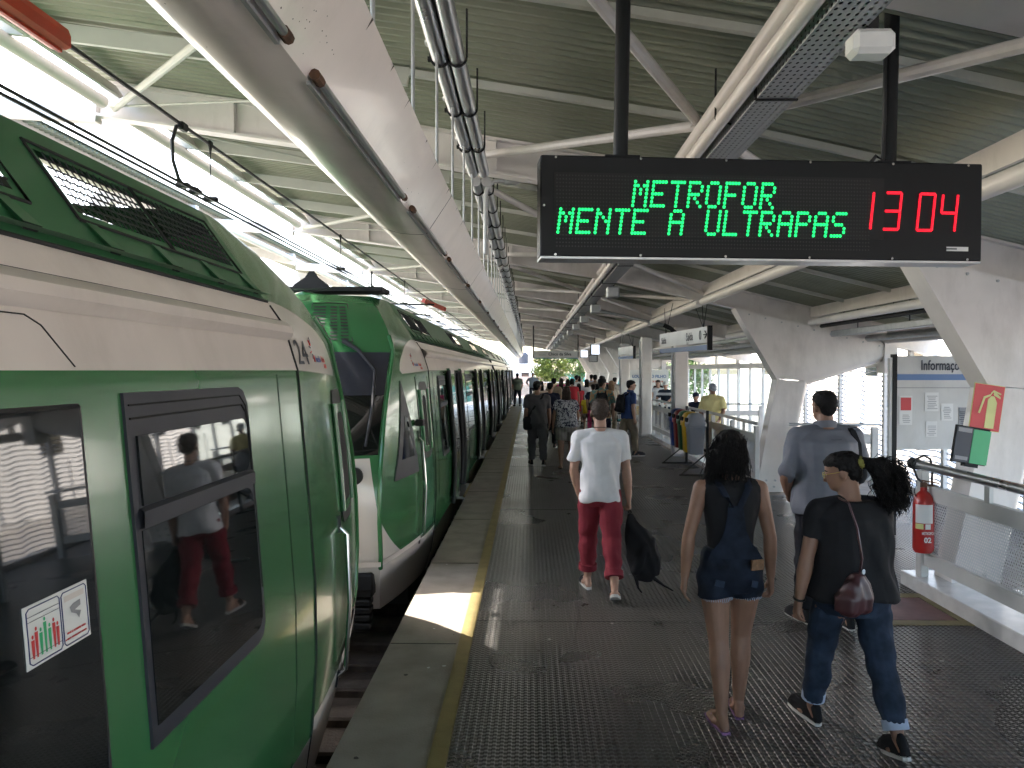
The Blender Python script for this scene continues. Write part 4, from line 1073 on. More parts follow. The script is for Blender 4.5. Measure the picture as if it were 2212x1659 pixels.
# information board
t = thing('information_board', 'grey worn information board with blue stripe behind the near column', 'notice board', (4.30, 9.6, 0))
m = MB(); m.box((.95, 0, 1.02 + .55), (1.86, .05, 1.10)); m.build('panel', 'boardgrey', t)
m = MB(); m.box((.95, -.003, 1.87), (1.86, .05, .07)); m.build('blue_stripe', 'signblue', t)
m = MB(); m.box((.95, -.008, 1.745), (1.86, .05, .008)); m.build('panel_seam', 'inkgrey', t)
for x in (-.01, 1.9): m = MB(); m.box((x, 0, 1.07), (.05, .07, 2.14)); m.build('post', 'black', t)
m = MB(); m.box((-.055, 0, 1.05), (.03, .06, 2.1)); m.build('white_post', 'railwhite', t)
text('Informações', 'sign_text', .165, 'inkdark', t, (.29, -.03, 1.955), (R(90), 0, 0), bold=.003, sx=.66)
for x, z, w, h, mt in ((.12, 1.38, .15, .34, 'signwhite'), (.80, 1.25, .13, .33, 'inkgrey'), (.99, 1.42, .09, .16, 'inkgrey'), (.99, 1.22, .09, .18, 'inkgrey'), (1.15, 1.40, .10, .20, 'signwhite'), (1.15, 1.2, .07, .14, 'inkdark'), (.42, 1.48, .16, .22, 'signwhite'), (.60, 1.36, .14, .20, 'signwhite'), (.42, 1.16, .13, .18, 'signwhite'), (1.32, 1.35, .15, .22, 'signwhite')):
    m = MB(); m.box((x, -.028, z + .1), (w, .006, h)); n_ = m.build('notice', mt, t)
m = MB(); m.box((.12, -.033, 1.555), (.12, .004, .15)); m.build('notice_print', 'signred', t)
rn = random.Random(2)
for bx_, bz_, bw_, nn_ in ((.42, 1.50, .12, 8), (.60, 1.39, .10, 7), (.42, 1.19, .10, 6), (1.32, 1.38, .11, 8), (.99, 1.17, .06, 5), (.12, 1.34, .10, 5)):
    for k in range(nn_): m = MB(); m.box((bx_ + rn.uniform(-.008, .008), -.0335, bz_ + k * .021), (bw_ * rn.uniform(.6, 1), .004, .007)); m.build('notice_print', 'inkgrey', t)
for k in range(12):
    m = MB(); m.box((.80 + rn.uniform(-.01, .01), -.033, 1.22 + k * .022), (.10, .004, .008)); m.build('notice_print', 'inkdark', t)

# ---------------------------------------------------------------- fire extinguisher, its sign, leaflet holder
t = thing('fire_extinguisher', 'red fire extinguisher hung on the end post of the near railing', 'fire extinguisher', (3.40, 7.02, .40))
m = MB(); m.rings(lathe([(.07, -.02), (.082, .0), (.085, .02), (.085, .40), (.075, .45), (.05, .49), (.028, .51), (.028, .54)], 22)); b_ = m.build('cylinder', 'extred', t)
def wrap(z0, z1, r, a0, a1, mt, nm):
    m = MB(); A = [R(a0 + (a1 - a0) * k / 10) for k in range(11)]
    m.grid([[(r * math.cos(a), r * math.sin(a), z) for a in A] for z in (z0, z1)]); return m.build(nm, mt, b_)
wrap(.24, .40, .0868, 200, 300, 'signwhite', 'label'); wrap(.19, .235, .0868, 200, 245, 'signlime', 'label'); wrap(.19, .235, .0868, 255, 285, 'signwhite', 'label')
text('METROFOR', 'cylinder_text', .034, 'signwhite', b_, (-.055, -.089, .145), (R(90), 0, 0), sx=.62, bold=.0006); text('02', 'cylinder_text', .062, 'signwhite', b_, (-.035, -.089, .078), (R(90), 0, 0), bold=.002)
m = MB(); m.box((0, 0, .56), (.05, .04, .05), bev=.008); m.bar((-.02, 0, .60), (.13, 0, .575), .018, .012); m.bar((-.02, 0, .57), (.12, 0, .545), .018, .012); m.build('valve', 'rust', t)
m = MB(); m.tube([(-.01, 0, .58), (-.055, 0, .62), (-.085, 0, .70), (-.065, 0, .785), (.0, 0, .815), (.055, 0, .785), (.075, 0, .70), (.07, 0, .62), (.085, .02, .50), (.095, .03, .2)], .0105, 8); m.build('hose', 'rubber', t)
t = thing('fire_sign', 'tilted red sign with a pale extinguisher symbol on the near column', 'sign', (3.80, 6.80, 1.44)); t.rotation_euler = (0, R(8), R(4))
m = MB(); m.box((.0, .03, .20), (.265, .008, .39)); m.build('plate', 'signlime', t)
m = MB(); m.box((0, .0255, .20), (.255, .008, .38)); m.build('red_face', 'signred', t)
def decal(nm, pts, y, mt, par):
    m = MB(); m.prism(pts, y, y - .003, 'Y'); return m.build(nm, mt, par)
decal('symbol_body', [(-.005, .03), (.075, .03), (.075, .25), (.055, .285), (.045, .30), (.02, .30), (-.005, .27)], .0215, 'signlime', t)
decal('symbol_lever', [(.01, .30), (.03, .335), (.10, .30), (.10, .285), (.04, .31), (.05, .335), (.10, .318), (.10, .33), (.035, .352), (.015, .33)], .0213, 'signlime', t)
decal('symbol_hose', [(.012, .315), (-.045, .29), (-.075, .15), (-.06, .145), (-.03, .275), (.012, .30)], .0211, 'signlime', t)
t = thing('leaflet_holder', 'black leaflet holder with a bright green leaflet beside the near column', 'leaflet holder', (3.66, 6.78, 1.17)); t.rotation_euler = (0, R(9), R(6))
m = MB(); m.box((0, .03, .155), (.30, .02, .31)); m.build('backing', 'matblack', t)
m = MB(); m.box((.075, .012, .150), (.145, .012, .285), rot=Matrix.Rotation(R(-6), 3, 'Z')); m.build('green_leaflet', 'leafgreen', t)
m = MB(); m.box((-.075, .015, .155), (.14, .008, .29)); lf_ = m.build('dark_leaflet', 'inkdark', t)
m = MB(); m.box((-.075, .010, .275), (.12, .004, .035)); m.box((-.075, .010, .04), (.11, .004, .03)); m.build('leaflet_print', 'inkgrey', lf_)
m = MB(); m.box((.02, .03, -.01), (.12, .05, .03)); m.build('clip', 'matblack', t)

# ---------------------------------------------------------------- railings and kerb
m = MB(); m.box((3.55, 3.2, .065), (.34, 8.4, .13), bev=.008); k_ = m.build('marble_kerb', 'marble'); tag(k_, 'pale marble kerb under the near right railing', 'kerb')
def railing(label, p0, p1, panel_step, thick=.035, glass=False, stubs=True, z0=.13, first_post=True):
    p0, p1 = Vector(p0), Vector(p1); d = p1 - p0; L = d.length; rz = math.atan2(d.y, d.x) - math.pi / 2
    t = thing('railing', label, 'railing', (p0.x, p0.y, 0), rz)
    m = MB(); m.tube([(0, -.12, 1.11), (0, -.11, 1.11), (0, L + .1, 1.11)], thick, 14); m.build('handrail', 'alu', t)
    n = max(1, round(L / panel_step)); st = L / n
    for k in range(n + 1):
        m = MB(); big = k in (0, n)
        m.box((.0, k * st, (1.07 if not big else 1.07) / 2 + z0 / 2), (.07, .075 if not big else .10, 1.07 - z0), bev=.005); m.build('post', 'railwhite', t)
    for k in range(n):
        a, b = k * st + .06, (k + 1) * st - .06
        m = MB(); m.box((-.01, (a + b) / 2, .885), (.05, b - a, .13), bev=.004); m.build('upper_rail', 'railwhite', t)
        m = MB(); m.box((-.01, (a + b) / 2, .30), (.05, b - a, .12), bev=.004); m.build('lower_rail', 'railwhite', t)
        m = MB(); m.box((-.008, (a + b) / 2, .59), (.004, b - a - .004, .46)); m.build('perforated_panel', 'perf_rail' if not glass else 'clearglass', t)
        if stubs:
            m = MB(); m.box((0, (a + b) / 2, 1.02), (.03, .07, .14)); m.build('stub', 'railwhite', t)
    return t
tr = railing('near right white railing with perforated panels and thick steel handrail', (3.47, 7.18, 0), (3.47, -1.0, 0), 2.0, .038)
m = MB(); m.rings([[(.05 * math.cos(a), y, 1.11 + .05 * math.sin(a)) for a in [k * math.pi / 8 for k in range(16)]] for y in (-.20, -.10)]); m.build('end_cap', 'rubber', tr)
railing('long white stair railing running behind the recycling bins', (3.58, 12.8, 0), (3.58, 23.4, 0), 1.5, .028, z0=.02)
railing('short white railing between the leaning column and the louvre wall', (4.15, 12.62, 0), (5.35, 12.62, 0), 1.2, .022, z0=.02, stubs=False)
railing('white cross railing behind the man in the yellow shirt', (3.9, 20.2, 0), (5.75, 20.2, 0), 1.85, .022, z0=.02, stubs=False)
railing('far white railing beyond the middle post', (3.58, 24.3, 0), (3.58, 29.0, 0), 1.55, .026, z0=.02)
m = MB(); m.box((3.58, 18.2, .05), (.2, 11.0, .10)); k2 = m.build('stair_kerb', 'marble'); tag(k2, 'grey kerb under the stair railing', 'kerb')

# ---------------------------------------------------------------- recycling bins
def rrect(w, d, r, z, n=5, cx=0, cy=0):
    pts = []
    for sx, sy, a0 in ((1, 1, 0), (-1, 1, 90), (-1, -1, 180), (1, -1, 270)):
        for k in range(n):
            a = R(a0 + 90 * k / (n - 1)); pts.append((cx + sx * (w / 2 - r) + r * math.cos(a), cy + sy * (d / 2 - r) + r * math.sin(a), z))
    return pts
bins = [('grey', 14.95), ('yellow', 15.40), ('green', 15.85), ('red', 16.30), ('blue', 16.75)]
m = MB(); m.rings([rrect(.25, .25, .05, 0), rrect(.26, .26, .05, .02), rrect(.31, .31, .05, .50), rrect(.345, .345, .05, .505), rrect(.345, .345, .05, .54)]); bb = m
m = MB(); m.rings([rrect(.35, .35, .05, .54), rrect(.352, .352, .05, .575), rrect(.33, .33, .07, .60), rrect(.30, .31, .09, .68), rrect(.24, .28, .10, .735), rrect(.14, .2, .07, .76), rrect(.05, .1, .02, .765)]); ll = m
for c, y in bins:
    t = thing('recycling_bin', f'{c} recycling bin with domed lid in the row by the railing', 'bin', (3.06, y, .40), 0, 'recycling bins')
    o = link('bucket', bb.mesh('bucket', 'bin_' + c), t); l_ = link('lid', ll.mesh('lid', 'bin_' + c), t)
    m = MB(); m.box((-.167, 0, .635), (.03, .2, .075)); m.build('opening', 'matblack', l_)
t = thing('bin_stand', 'black metal stand carrying the row of recycling bins', 'stand', (3.06, 15.85, 0))
for y in (-.98, .98):
    m = MB(); m.box((.0, y, .022), (.62, .05, .03)); m.build('foot', 'matblack', t)
    m = MB(); m.box((.20, y, .62), (.045, .045, 1.18)); m.build('upright', 'matblack', t)
    m = MB(); m.bar((-.28, y, .03), (.19, y, .42), .03, .02); m.build('strut', 'matblack', t)
for z in (.46, .95):
    m = MB(); m.box((.20, 0, z), (.03, 2.0, .045)); m.build('crossbar', 'matblack', t)

# ---------------------------------------------------------------- seats by the middle post
t = thing('bench_seat', 'green plastic seat with black armrest beyond the backpack man', 'seat', (2.75, 24.6, 0), R(-70))
m = MB(); m.box((0, 0, .43), (.45, .42, .05), bev=.02); m.build('seat', 'tealfence', t)
m = MB(); m.box((0, .22, .68), (.44, .05, .42), rot=Matrix.Rotation(R(-12), 3, 'X'), bev=.02); m.build('backrest', 'tealfence', t)
for x in (-.25, .25): m = MB(); m.tube([(x, .25, .62), (x, -.2, .64), (x, -.22, .42), (x, .2, .40)], .016, 8); m.build('armrest', 'black', t)
m = MB(); m.box((0, .05, .2), (.06, .06, .4)); m.box((0, .05, .015), (.4, .3, .03)); m.build('pedestal', 'black', t)

# ---------------------------------------------------------------- overhead line
def wire(nm, label, x, z, r, y0=-8, y1=120, sag=0.0, dx=0.0):
    m = MB(); m.tube([(x + dx * k / 12, y0 + (y1 - y0) * k / 12, z + sag * math.cos(k * 2.1)) for k in range(13)], r, 6); o = m.build(nm, 'wire'); tag(o, label, 'wire'); return o
wire('messenger_wire', 'upper black catenary wire running above the trains', -2.58, 3.77, .013)
wire('contact_wire', 'left one of the two lower contact wires over the trains', -2.60, 3.31, .010)
wire('contact_wire', 'right one of the two lower contact wires over the trains', -2.53, 3.31, .010)
# droppers
for i, (y, lab) in enumerate(((6.45, 'thin dropper with clamps joining the wires near the red sleeve'), (10.9, 'thin dropper joining the wires above the second train cab'), (16.5, 'thin dropper in the middle distance'), (22.5, 'thin farther dropper between the overhead wires'))):
    t = thing('wire_dropper', lab, 'wire', (-2.57, y, 3.31))
    m = MB(); m.tube([(0, 0, .02), (0, .0, .44)], .005, 6); m.build('strand', 'wire', t)
    m = MB(); m.box((0, 0, .46), (.03, .06, .05), bev=.01); m.tube([(0, -.02, .44), (0, 0, .38), (0, .02, .44)], .008, 5); m.build('upper_clamp', 'wire', t)
    m = MB(); m.box((0, 0, .015), (.12, .05, .04), bev=.01); m.build('lower_clamp', 'wire', t)
t = thing('jumper_cable', 'curved black jumper cable looping between the overhead wires', 'wire', (-2.58, 5.9, 3.31))
m = MB(); m.tube([(0, .05, .45), (0, -.05, .42), (0, -.12, .30), (0, -.11, .16), (0, -.02, .05), (0, .06, .02), (.03, .25, .03)], .014, 8); m.build('loop', 'rubber', t)
m = MB(); m.box((0, .06, .45), (.05, .10, .06), bev=.01); m.build('upper_clamp', 'wire', t)
m = MB(); m.box((0, .06, .015), (.10, .07, .04), bev=.01); m.box((0, .28, .015), (.09, .07, .04), bev=.01); m.build('lower_clamp', 'wire', t)
t = thing('insulating_sleeve', 'thick red insulating sleeve on the upper wire at the top left', 'insulator', (-2.58, 4.40, 3.77))
m = MB(); m.prism([(-.045, .05), (-.06, .01), (-.06, -.05), (-.03, -.06), (.03, -.06), (.06, -.05), (.06, .01), (.045, .05)], -4.5, 0, 'Y'); m.build('cover', 'redrod', t)
m = MB(); m.box((0, -2.2, -.064), (.02, 4.4, .02)); m.build('lip', 'redrod', t)
t = thing('insulating_sleeve', 'short tilted orange red insulator on the far overhead line', 'insulator', (-2.45, 20.6, 3.62)); t.rotation_euler = (R(-8), R(20), R(-25))
m = MB(); m.prism([(-.04, .06), (-.06, -.05), (.06, -.05), (.04, .06)], -.55, .55, 'Y'); m.build('cover', 'redrod', t)
for i, y in enumerate((20.2, 33.0, 46.0)):
    t = thing('catenary_bracket', f'{ordn(i, 3)} black bracket arm carrying the overhead wires', 'bracket', (-4.0, y, 3.6), 0, 'catenary brackets')
    m = MB(); m.tube([(-.9, 0, .05), (1.6, 0, .0)], .022, 8); m.build('arm', 'wire', t)
    m = MB(); m.tube([(.4, 0, .03), (.9, 0, -.22), (1.5, 0, -.27)], .018, 8); m.build('steady_arm', 'wire', t)
    m = MB()
    for k in range(5): m.tube([(-.75 + k * .07, 0, .045), (-.72 + k * .07, 0, .045)], .06, 10)
    m.build('insulator', 'inkgrey', t)
# ================================================================ PEOPLE
def cloth(name, color, rough=.85, var=.06, pattern=None):
    m = mat(name, color, rough, var=var, vscale=14, bump=.35, bscale=18, sheen=.0, spec=.25)
    nt = m.node_tree; n = nt.nodes; l = nt.links
    if pattern:
        kind, c2, sc = pattern
        tc = n.new('ShaderNodeTexCoord')
        if kind == 'stripe':
            tx = n.new('ShaderNodeTexWave'); tx.bands_direction = 'X'; tx.inputs['Scale'].default_value = sc; fac = tx.outputs['Fac']; lo, hi = .45, .55
        elif kind == 'hstripe':
            tx = n.new('ShaderNodeTexWave'); tx.bands_direction = 'Z'; tx.inputs['Scale'].default_value = sc; fac = tx.outputs['Fac']; lo, hi = .85, .9
        else:
            tx = n.new('ShaderNodeTexNoise'); tx.inputs['Scale'].default_value = sc; tx.inputs['Detail'].default_value = 1.5; tx.inputs['Distortion'].default_value = 1.2; fac = tx.outputs['Fac']; lo, hi = .5, .54
        l.new(tc.outputs['Object'], tx.inputs['Vector'])
        mr = n.new('ShaderNodeMapRange'); mr.inputs['From Min'].default_value = lo; mr.inputs['From Max'].default_value = hi; l.new(fac, mr.inputs['Value'])
        mx = n.new('ShaderNodeMix'); mx.data_type = 'RGBA'; l.new(mr.outputs['Result'], mx.inputs['Factor'])
        mx.inputs['A'].default_value = (*color, 1); mx.inputs['B'].default_value = (*c2, 1)
        l.new(mx.outputs['Result'], n['Principled BSDF'].inputs['Base Color'])
    return m
cloth('c_white', (.66, .65, .66)); cloth('c_maroon', (.19, .022, .034)); cloth('c_black', (.012, .012, .014)); cloth('c_denim', (.010, .015, .028), var=.45)
cloth('c_jeans', (.020, .032, .056), var=.4); cloth('c_greyshirt', (.135, .14, .165), .6); cloth('c_darkpant', (.014, .014, .018)); cloth('c_charcoal', (.065, .065, .072))
cloth('c_slate', (.075, .075, .082)); cloth('c_navy', (.015, .018, .04)); cloth('c_blouse', (.35, .36, .38), pattern=('blot', (.012, .015, .04), 26))
cloth('c_skirt', (.30, .28, .25), pattern=('stripe', (.12, .11, .10), 11)); cloth('c_yellow', (.55, .40, .03)); cloth('c_khaki', (.24, .19, .135)); cloth('c_floral', (.14, .26, .22), pattern=('blot', (.42, .26, .13), 11))
cloth('c_bluepolo', (.03, .055, .15)); cloth('c_cream', (.50, .44, .37)); cloth('c_red', (.45, .035, .05)); cloth('c_pink', (.6, .06, .2)); cloth('c_beige', (.42, .34, .27))
cloth('c_paleyellow', (.62, .55, .26)); cloth('c_navystripe', (.03, .04, .06), pattern=('hstripe', (.55, .55, .55), .9)); cloth('c_uniform', (.13, .16, .13)); cloth('c_vest', (.035, .04, .06)); cloth('c_lightblue', (.35, .42, .55))
mat('skin_a', (.36, .205, .145), .55, var=.14, vscale=8, bump=.05); mat('skin_b', (.245, .132, .088), .55, var=.14, vscale=8, bump=.05); mat('skin_c', (.20, .095, .055), .55, var=.06, vscale=8, bump=.05)
mat('hair_black', (.007, .006, .006), .62, spec=.18, var=.3, vscale=40, bump=.8, bscale=90); mat('hair_brown', (.028, .016, .011), .62, spec=.2, var=.3, vscale=40, bump=.8, bscale=90)
mat('hair_light', (.22, .12, .06), .5, var=.3, vscale=40, bump=.8, bscale=90); mat('hair_buzz', (.050, .034, .025), .7, var=.25, vscale=40, bump=.5, bscale=120); mat('hair_grey', (.10, .09, .085), .6, var=.3, vscale=40, bump=.6, bscale=90)
mat('leather', (.055, .018, .020), .38, coat=.1, var=.2, vscale=8); mat('sole', (.55, .54, .52), .6); mat('purple', (.24, .13, .30), .6); mat('eyewhite', (.6, .6, .6), .3); mat('lip', (.25, .07, .06), .5)
mat('strapgold', (.5, .38, .08), .35, metal=.7); mat('scrunchie', (.20, .19, .04), .8, var=.4, vscale=30); mat('cap_grey', (.25, .27, .30), .8, var=.3, vscale=20); mat('cap_white', (.55, .55, .54), .8)

def caps(m, p0, r0, p1, r1, n=12, flat0=False, flat1=False):
    """tapered capsule as closed rings"""
    p0, p1 = Vector(p0), Vector(p1); d = (p1 - p0).normalized()
    x = d.cross(Vector((0, 1, .01)));
    if x.length < 1e-3: x = d.cross(Vector((1, 0, 0)))
    x.normalize(); y = x.cross(d); rr = []
    ring = lambda c, r: [c + (x * math.cos(2 * math.pi * k / n) + y * math.sin(2 * math.pi * k / n)) * r for k in range(n)]
    if not flat0:
        for a in (80, 55, 28): rr.append(ring(p0 - d * r0 * math.sin(R(a)), r0 * math.cos(R(a))))
    rr.append(ring(p0, r0)); rr.append(ring(p1, r1))
    if not flat1:
        for a in (28, 55, 80): rr.append(ring(p1 + d * r1 * math.sin(R(a)), r1 * math.cos(R(a))))
    m.rings(rr)
def chain(m, pts, rs, n=14):
    """flat ended tapered tube"""
    m.tube(pts, rs, n)
def ell(m, c, rx, ry, rz, n=14, rot=None):
    rr = []
    for a in (-82, -60, -35, -10, 15, 40, 65, 82):
        ring = [Vector((rx * math.cos(R(a)) * math.cos(2 * math.pi * k / n), ry * math.cos(R(a)) * math.sin(2 * math.pi * k / n), rz * math.sin(R(a)))) for k in range(n)]
        if rot: ring = [rot @ p for p in ring]
        rr.append([p + Vector(c) for p in ring])
    m.rings(rr)
def loft(m, secs, n=20, pw=2.3):
    """secs: (cx, cy, z, rx, ry): superellipse sections from bottom to top"""
    rr = []
    for cx, cy, z, rx, ry in secs:
        ring = []
        for k in range(n):
            a = 2 * math.pi * k / n; c, s = math.cos(a), math.sin(a)
            ring.append((cx + rx * math.copysign(abs(c) ** (2 / pw), c), cy + ry * math.copysign(abs(s) ** (2 / pw), s), z))
        rr.append(ring)
    m.rings(rr)
def wrinkle(amp, fx, fz, seed, ztop=None):
    def fn(me):
        n = len(me.vertices); co = np.empty(n * 3, dtype=np.float32); me.vertices.foreach_get('co', co); co = co.reshape(-1, 3)
        no = np.empty(n * 3, dtype=np.float32); me.vertices.foreach_get('normal', no); no = no.reshape(-1, 3)
        x, y, z = co[:, 0] + seed, co[:, 1], co[:, 2]
        w = 1.1 * np.sin(z * fz * 1.3 + 3 * x) + .8 * np.sin(y * 9 + z * 5)
        d = np.sin(x * fx + w * 1.6 + z * fz) * .5 + np.sin(x * fx * .55 - z * fz * 1.7 + w) * .5 + .35 * np.sin((y * 1.2 + x) * fx * 1.4 + z * fz * 2.3)
        d = np.sign(d) * np.abs(d) ** .8
        if ztop is not None: d = d * np.clip((ztop - z) / .10, 0, 1)
        co += no * (d * amp)[:, None]
        me.vertices.foreach_set('co', co.reshape(-1)); me.update()
    return fn
def fluff(amp, sc):
    def fn(me):
        n = len(me.vertices); co = np.empty(n * 3, dtype=np.float32); me.vertices.foreach_get('co', co); co = co.reshape(-1, 3)
        no = np.empty(n * 3, dtype=np.float32); me.vertices.foreach_get('normal', no); no = no.reshape(-1, 3)
        d = np.array([noise.noise(Vector(c) * sc) + .5 * noise.noise(Vector(c) * sc * 2.3) for c in co.tolist()], dtype=np.float32)
        co += no * (d * amp)[:, None]; me.vertices.foreach_set('co', co.reshape(-1)); me.update()
    return fn
def union(m, name, ma, parent, vox, smooth=6, fn=None, fac=.5):
    me = m.mesh(name, ma, fix=False, sharp=0)
    for p in me.polygons: p.use_smooth = True
    o = link(name, me, parent)
    r = o.modifiers.new('r', 'REMESH'); r.mode = 'VOXEL'; r.voxel_size = vox; r.use_smooth_shade = True
    s = o.modifiers.new('s', 'SMOOTH'); s.factor = fac; s.iterations = smooth
    QUEUE.append((o, fn)); return o

def person(label, x, y, h, yaw=0.0, zoff=0.0, skin='skin_b', bulk=1.0, chest=1.0, lean=2.0, lod=1, legs=None, arms=None, head=(0, 0), top=None, bottom=None,
           shoes=('sneaker', 'c_black'), hair=('short', 'hair_black'), face=False, cap=None, sun=False, group='people walking along the platform', seed=0, hip=1.0, fem=False):
    """legs: ((thigh, shin, out), ...) for left, right in degrees, + is forward; arms: ((fwd, out, fore_fwd, fore_in, curl), ...)"""
    vox = {0: .0075, 1: .013, 2: .02}[lod]
    t = thing('person', label, 'person', (x, y, zoff), R(yaw), group)
    legs = legs or ((14, 8, 2), (-10, -28, 2)); arms = arms or ((-8, 8, 4, -4, 25), (10, 8, 22, -4, 25))
    U = h; J = {}
    # joints
    sh_w = (.112 if not fem else .100) * (.6 + .4 * bulk) * U; hip_w = .052 * (.7 + .3 * bulk) * U * hip; Lt, Ls = .245 * U, .245 * U
    low = 9; F = []
    for i, sd_ in enumerate((-1, 1)):
        a, b, o = legs[i]
        hp = Vector((sd_ * hip_w, 0, 0)); kn = hp + Vector((sd_ * math.sin(R(o)) * Lt, math.sin(R(a)) * Lt, -math.cos(R(a)) * Lt)); an = kn + Vector((sd_ * math.sin(R(o)) * Ls * .3, math.sin(R(b)) * Ls, -math.cos(R(b)) * Ls))
        pitch = R(min(0, b + 8) * .9) if b < -8 else R(max(0, b - 4) * .6)
        fd = Vector((sd_ * .12, math.cos(pitch), math.sin(pitch))).normalized()
        up = Vector((0, -math.sin(pitch), math.cos(pitch)))
        heel = an - up * .036 * U - fd * .028 * U; toe = an - up * .036 * U + fd * .115 * U
        low = min(low, heel.z - .016 * U, toe.z - .014 * U); F.append([hp, kn, an, heel, toe, fd, up])
    H0 = -low
    for f in F:
        for k in range(5): f[k].z += H0
    lt = math.tan(R(lean)); Z = lambda z: H0 + (z - .525) * U; Yl = lambda z: (z - .525) * U * lt
    sp = Vector((0, Yl(.81), Z(.808)))
    A = []
    for i, sd_ in enumerate((-1, 1)):
        fw, ou, ff, fi, cu = arms[i]
        S = sp + Vector((sd_ * sh_w, 0, -.006 * U)); d = Vector((sd_ * math.sin(R(ou)), math.sin(R(fw)), -math.cos(R(fw)) * math.cos(R(ou)))).normalized(); E = S + d * .170 * U
        d2 = Vector((sd_ * math.sin(R(fi)), math.sin(R(ff)), -math.cos(R(ff)))).normalized(); Wp = E + d2 * .145 * U
        A.append([S, E, Wp, d2, sd_, cu])
    nk = Vector((0, Yl(.86) + .004 * U, Z(.86))); hy, hp_ = head
    HR = Matrix.Rotation(R(hy), 3, 'Z') @ Matrix.Rotation(R(hp_), 3, 'X'); hc = nk + Vector((0, .004 * U, .012 * U))
    HP = lambda p: hc + HR @ (Vector(p) * U)           # head space: origin at the top of the neck, units of height
    # ---------------- body
    m = MB(); B = bulk
    tors = [(.46, .070, .050), (.50, .088 * hip, .064), (.54, .090 * hip, .065), (.60, .076 if not fem else .066, .056), (.66, .082 if not fem else .070, .058), (.73, .094 if not fem else .082, .064), (.78, .098 if not fem else .086, .058), (.812, .080, .045), (.835, .050, .038)]
    loft(m, [(0, Yl(z), Z(z), rx * B * U * (.87 if z < .62 else .93), ry * B * U * (.84 if z < .62 else .92)) for z, rx, ry in tors])
    caps(m, sp + Vector((0, -.004 * U, .012 * U)), .036 * U * (.75 + .25 * B), nk + Vector((0, 0, .03 * U)), .0315 * U * (.75 + .25 * B))
    for S, E, Wp, d2, sd_, cu in A:
        k = .7 + .3 * B; k *= .9 if fem else 1
        caps(m, sp + Vector((sd_ * sh_w * .45, 0, .004 * U)), .036 * U * k, S, .033 * U * k); caps(m, S, .033 * U * k, E, .0245 * U * k); caps(m, E, .0255 * U * k, E + (Wp - E) * .35, .0265 * U * k); caps(m, E + (Wp - E) * .35, .0265 * U * k, Wp, .0165 * U * k)
        inn = Vector((-sd_, 0, 0)); inn = (inn - d2 * inn.dot(d2)).normalized(); wd = d2.cross(inn) * sd_; wd = wd if wd.y > 0 else -wd
        pc = Wp + d2 * .028 * U
        for o_ in (-.012, 0, .012): caps(m, Wp + d2 * .006 * U + wd * o_ * .6 * U, .0115 * U, Wp + d2 * .05 * U + wd * o_ * U, .0098 * U, 8)
        for q, (o_, ln) in enumerate(((-.0195, .030), (-.0065, .040), (.0065, .043), (.0195, .038))):
            b0 = Wp + d2 * .053 * U + wd * o_ * U; c1, c2_ = R(cu * .7 + 6 * (3 - q) * .3), R(cu * 1.7 + 4)
            b1 = b0 + (d2 * math.cos(c1) + inn * math.sin(c1)) * ln * .55 * U; b2 = b1 + (d2 * math.cos(c2_) + inn * math.sin(c2_)) * ln * .55 * U
            caps(m, b0, .0055 * U, b1, .0050 * U, 8); caps(m, b1, .0050 * U, b2, .0043 * U, 8)
        th0 = Wp + d2 * .016 * U + wd * .016 * U; th1 = th0 + (wd * .6 + d2 * .8 + inn * .25).normalized() * .026 * U; th2 = th1 + (wd * .15 + d2 * .95 + inn * .3).normalized() * .022 * U
        caps(m, th0, .0075 * U, th1, .0062 * U, 8); caps(m, th1, .0062 * U, th2, .005 * U, 8)
    for hp, kn, an, heel, toe, fd, up in F:
        k = .7 + .3 * B
        caps(m, hp, .046 * U * k, hp + (kn - hp) * .3, .0535 * U * k); caps(m, hp + (kn - hp) * .3, .0535 * U * k, kn, .035 * U * k); caps(m, kn, .035 * U * k, kn + (an - kn) * .33 - Vector((0, .008 * U, 0)), .0355 * U * k); caps(m, kn + (an - kn) * .33 - Vector((0, .008 * U, 0)), .0355 * U * k, an, .0195 * U)
        caps(m, an, .020 * U, heel + up * .004 * U, .0175 * U); caps(m, heel, .0165 * U, (heel + toe) / 2 + up * .006 * U, .018 * U); caps(m, an - up * .008 * U + fd * .02 * U, .018 * U, toe - up * .002 * U, .012 * U)
        sx = fd.cross(up).normalized()
        for q in (-.014, 0, .014): caps(m, heel + fd * .06 * U + sx * q * U, .014 * U, toe + sx * q * U - up * .003 * U - fd * abs(q) * .6 * U, .0095 * U, 8)
    hs = [(0, .030, -.002, .018, .016), (0, .024, .010, .030, .034), (0, .012, .035, .0385, .050), (0, .006, .060, .0425, .0565), (0, .001, .085, .0445, .0585), (0, -.002, .105, .041, .0535), (0, -.004, .120, .028, .036), (0, -.005, .1275, .008, .010)]
    rr = []
    for cx, cy, z, rx, ry in hs: rr.append([HP((cx + rx * math.cos(2 * math.pi * k / 18), cy + ry * math.sin(2 * math.pi * k / 18), z)) for k in range(18)])
    m.rings(rr)
    caps(m, HP((0, .058, .062)), .0045 * U, HP((0, .069, .042)), .0075 * U, 8)
    for sx in (-1, 1):
        ell(m, HP((sx * .0455, -.004, .052)), .006 * U, .011 * U, .018 * U, 10, HR); caps(m, HP((sx * .017, .052, .066)), .007 * U, HP((sx * .024, .050, .066)), .006 * U, 8)
    body = union(m, 'body', skin, t, vox, 3, None, .45)
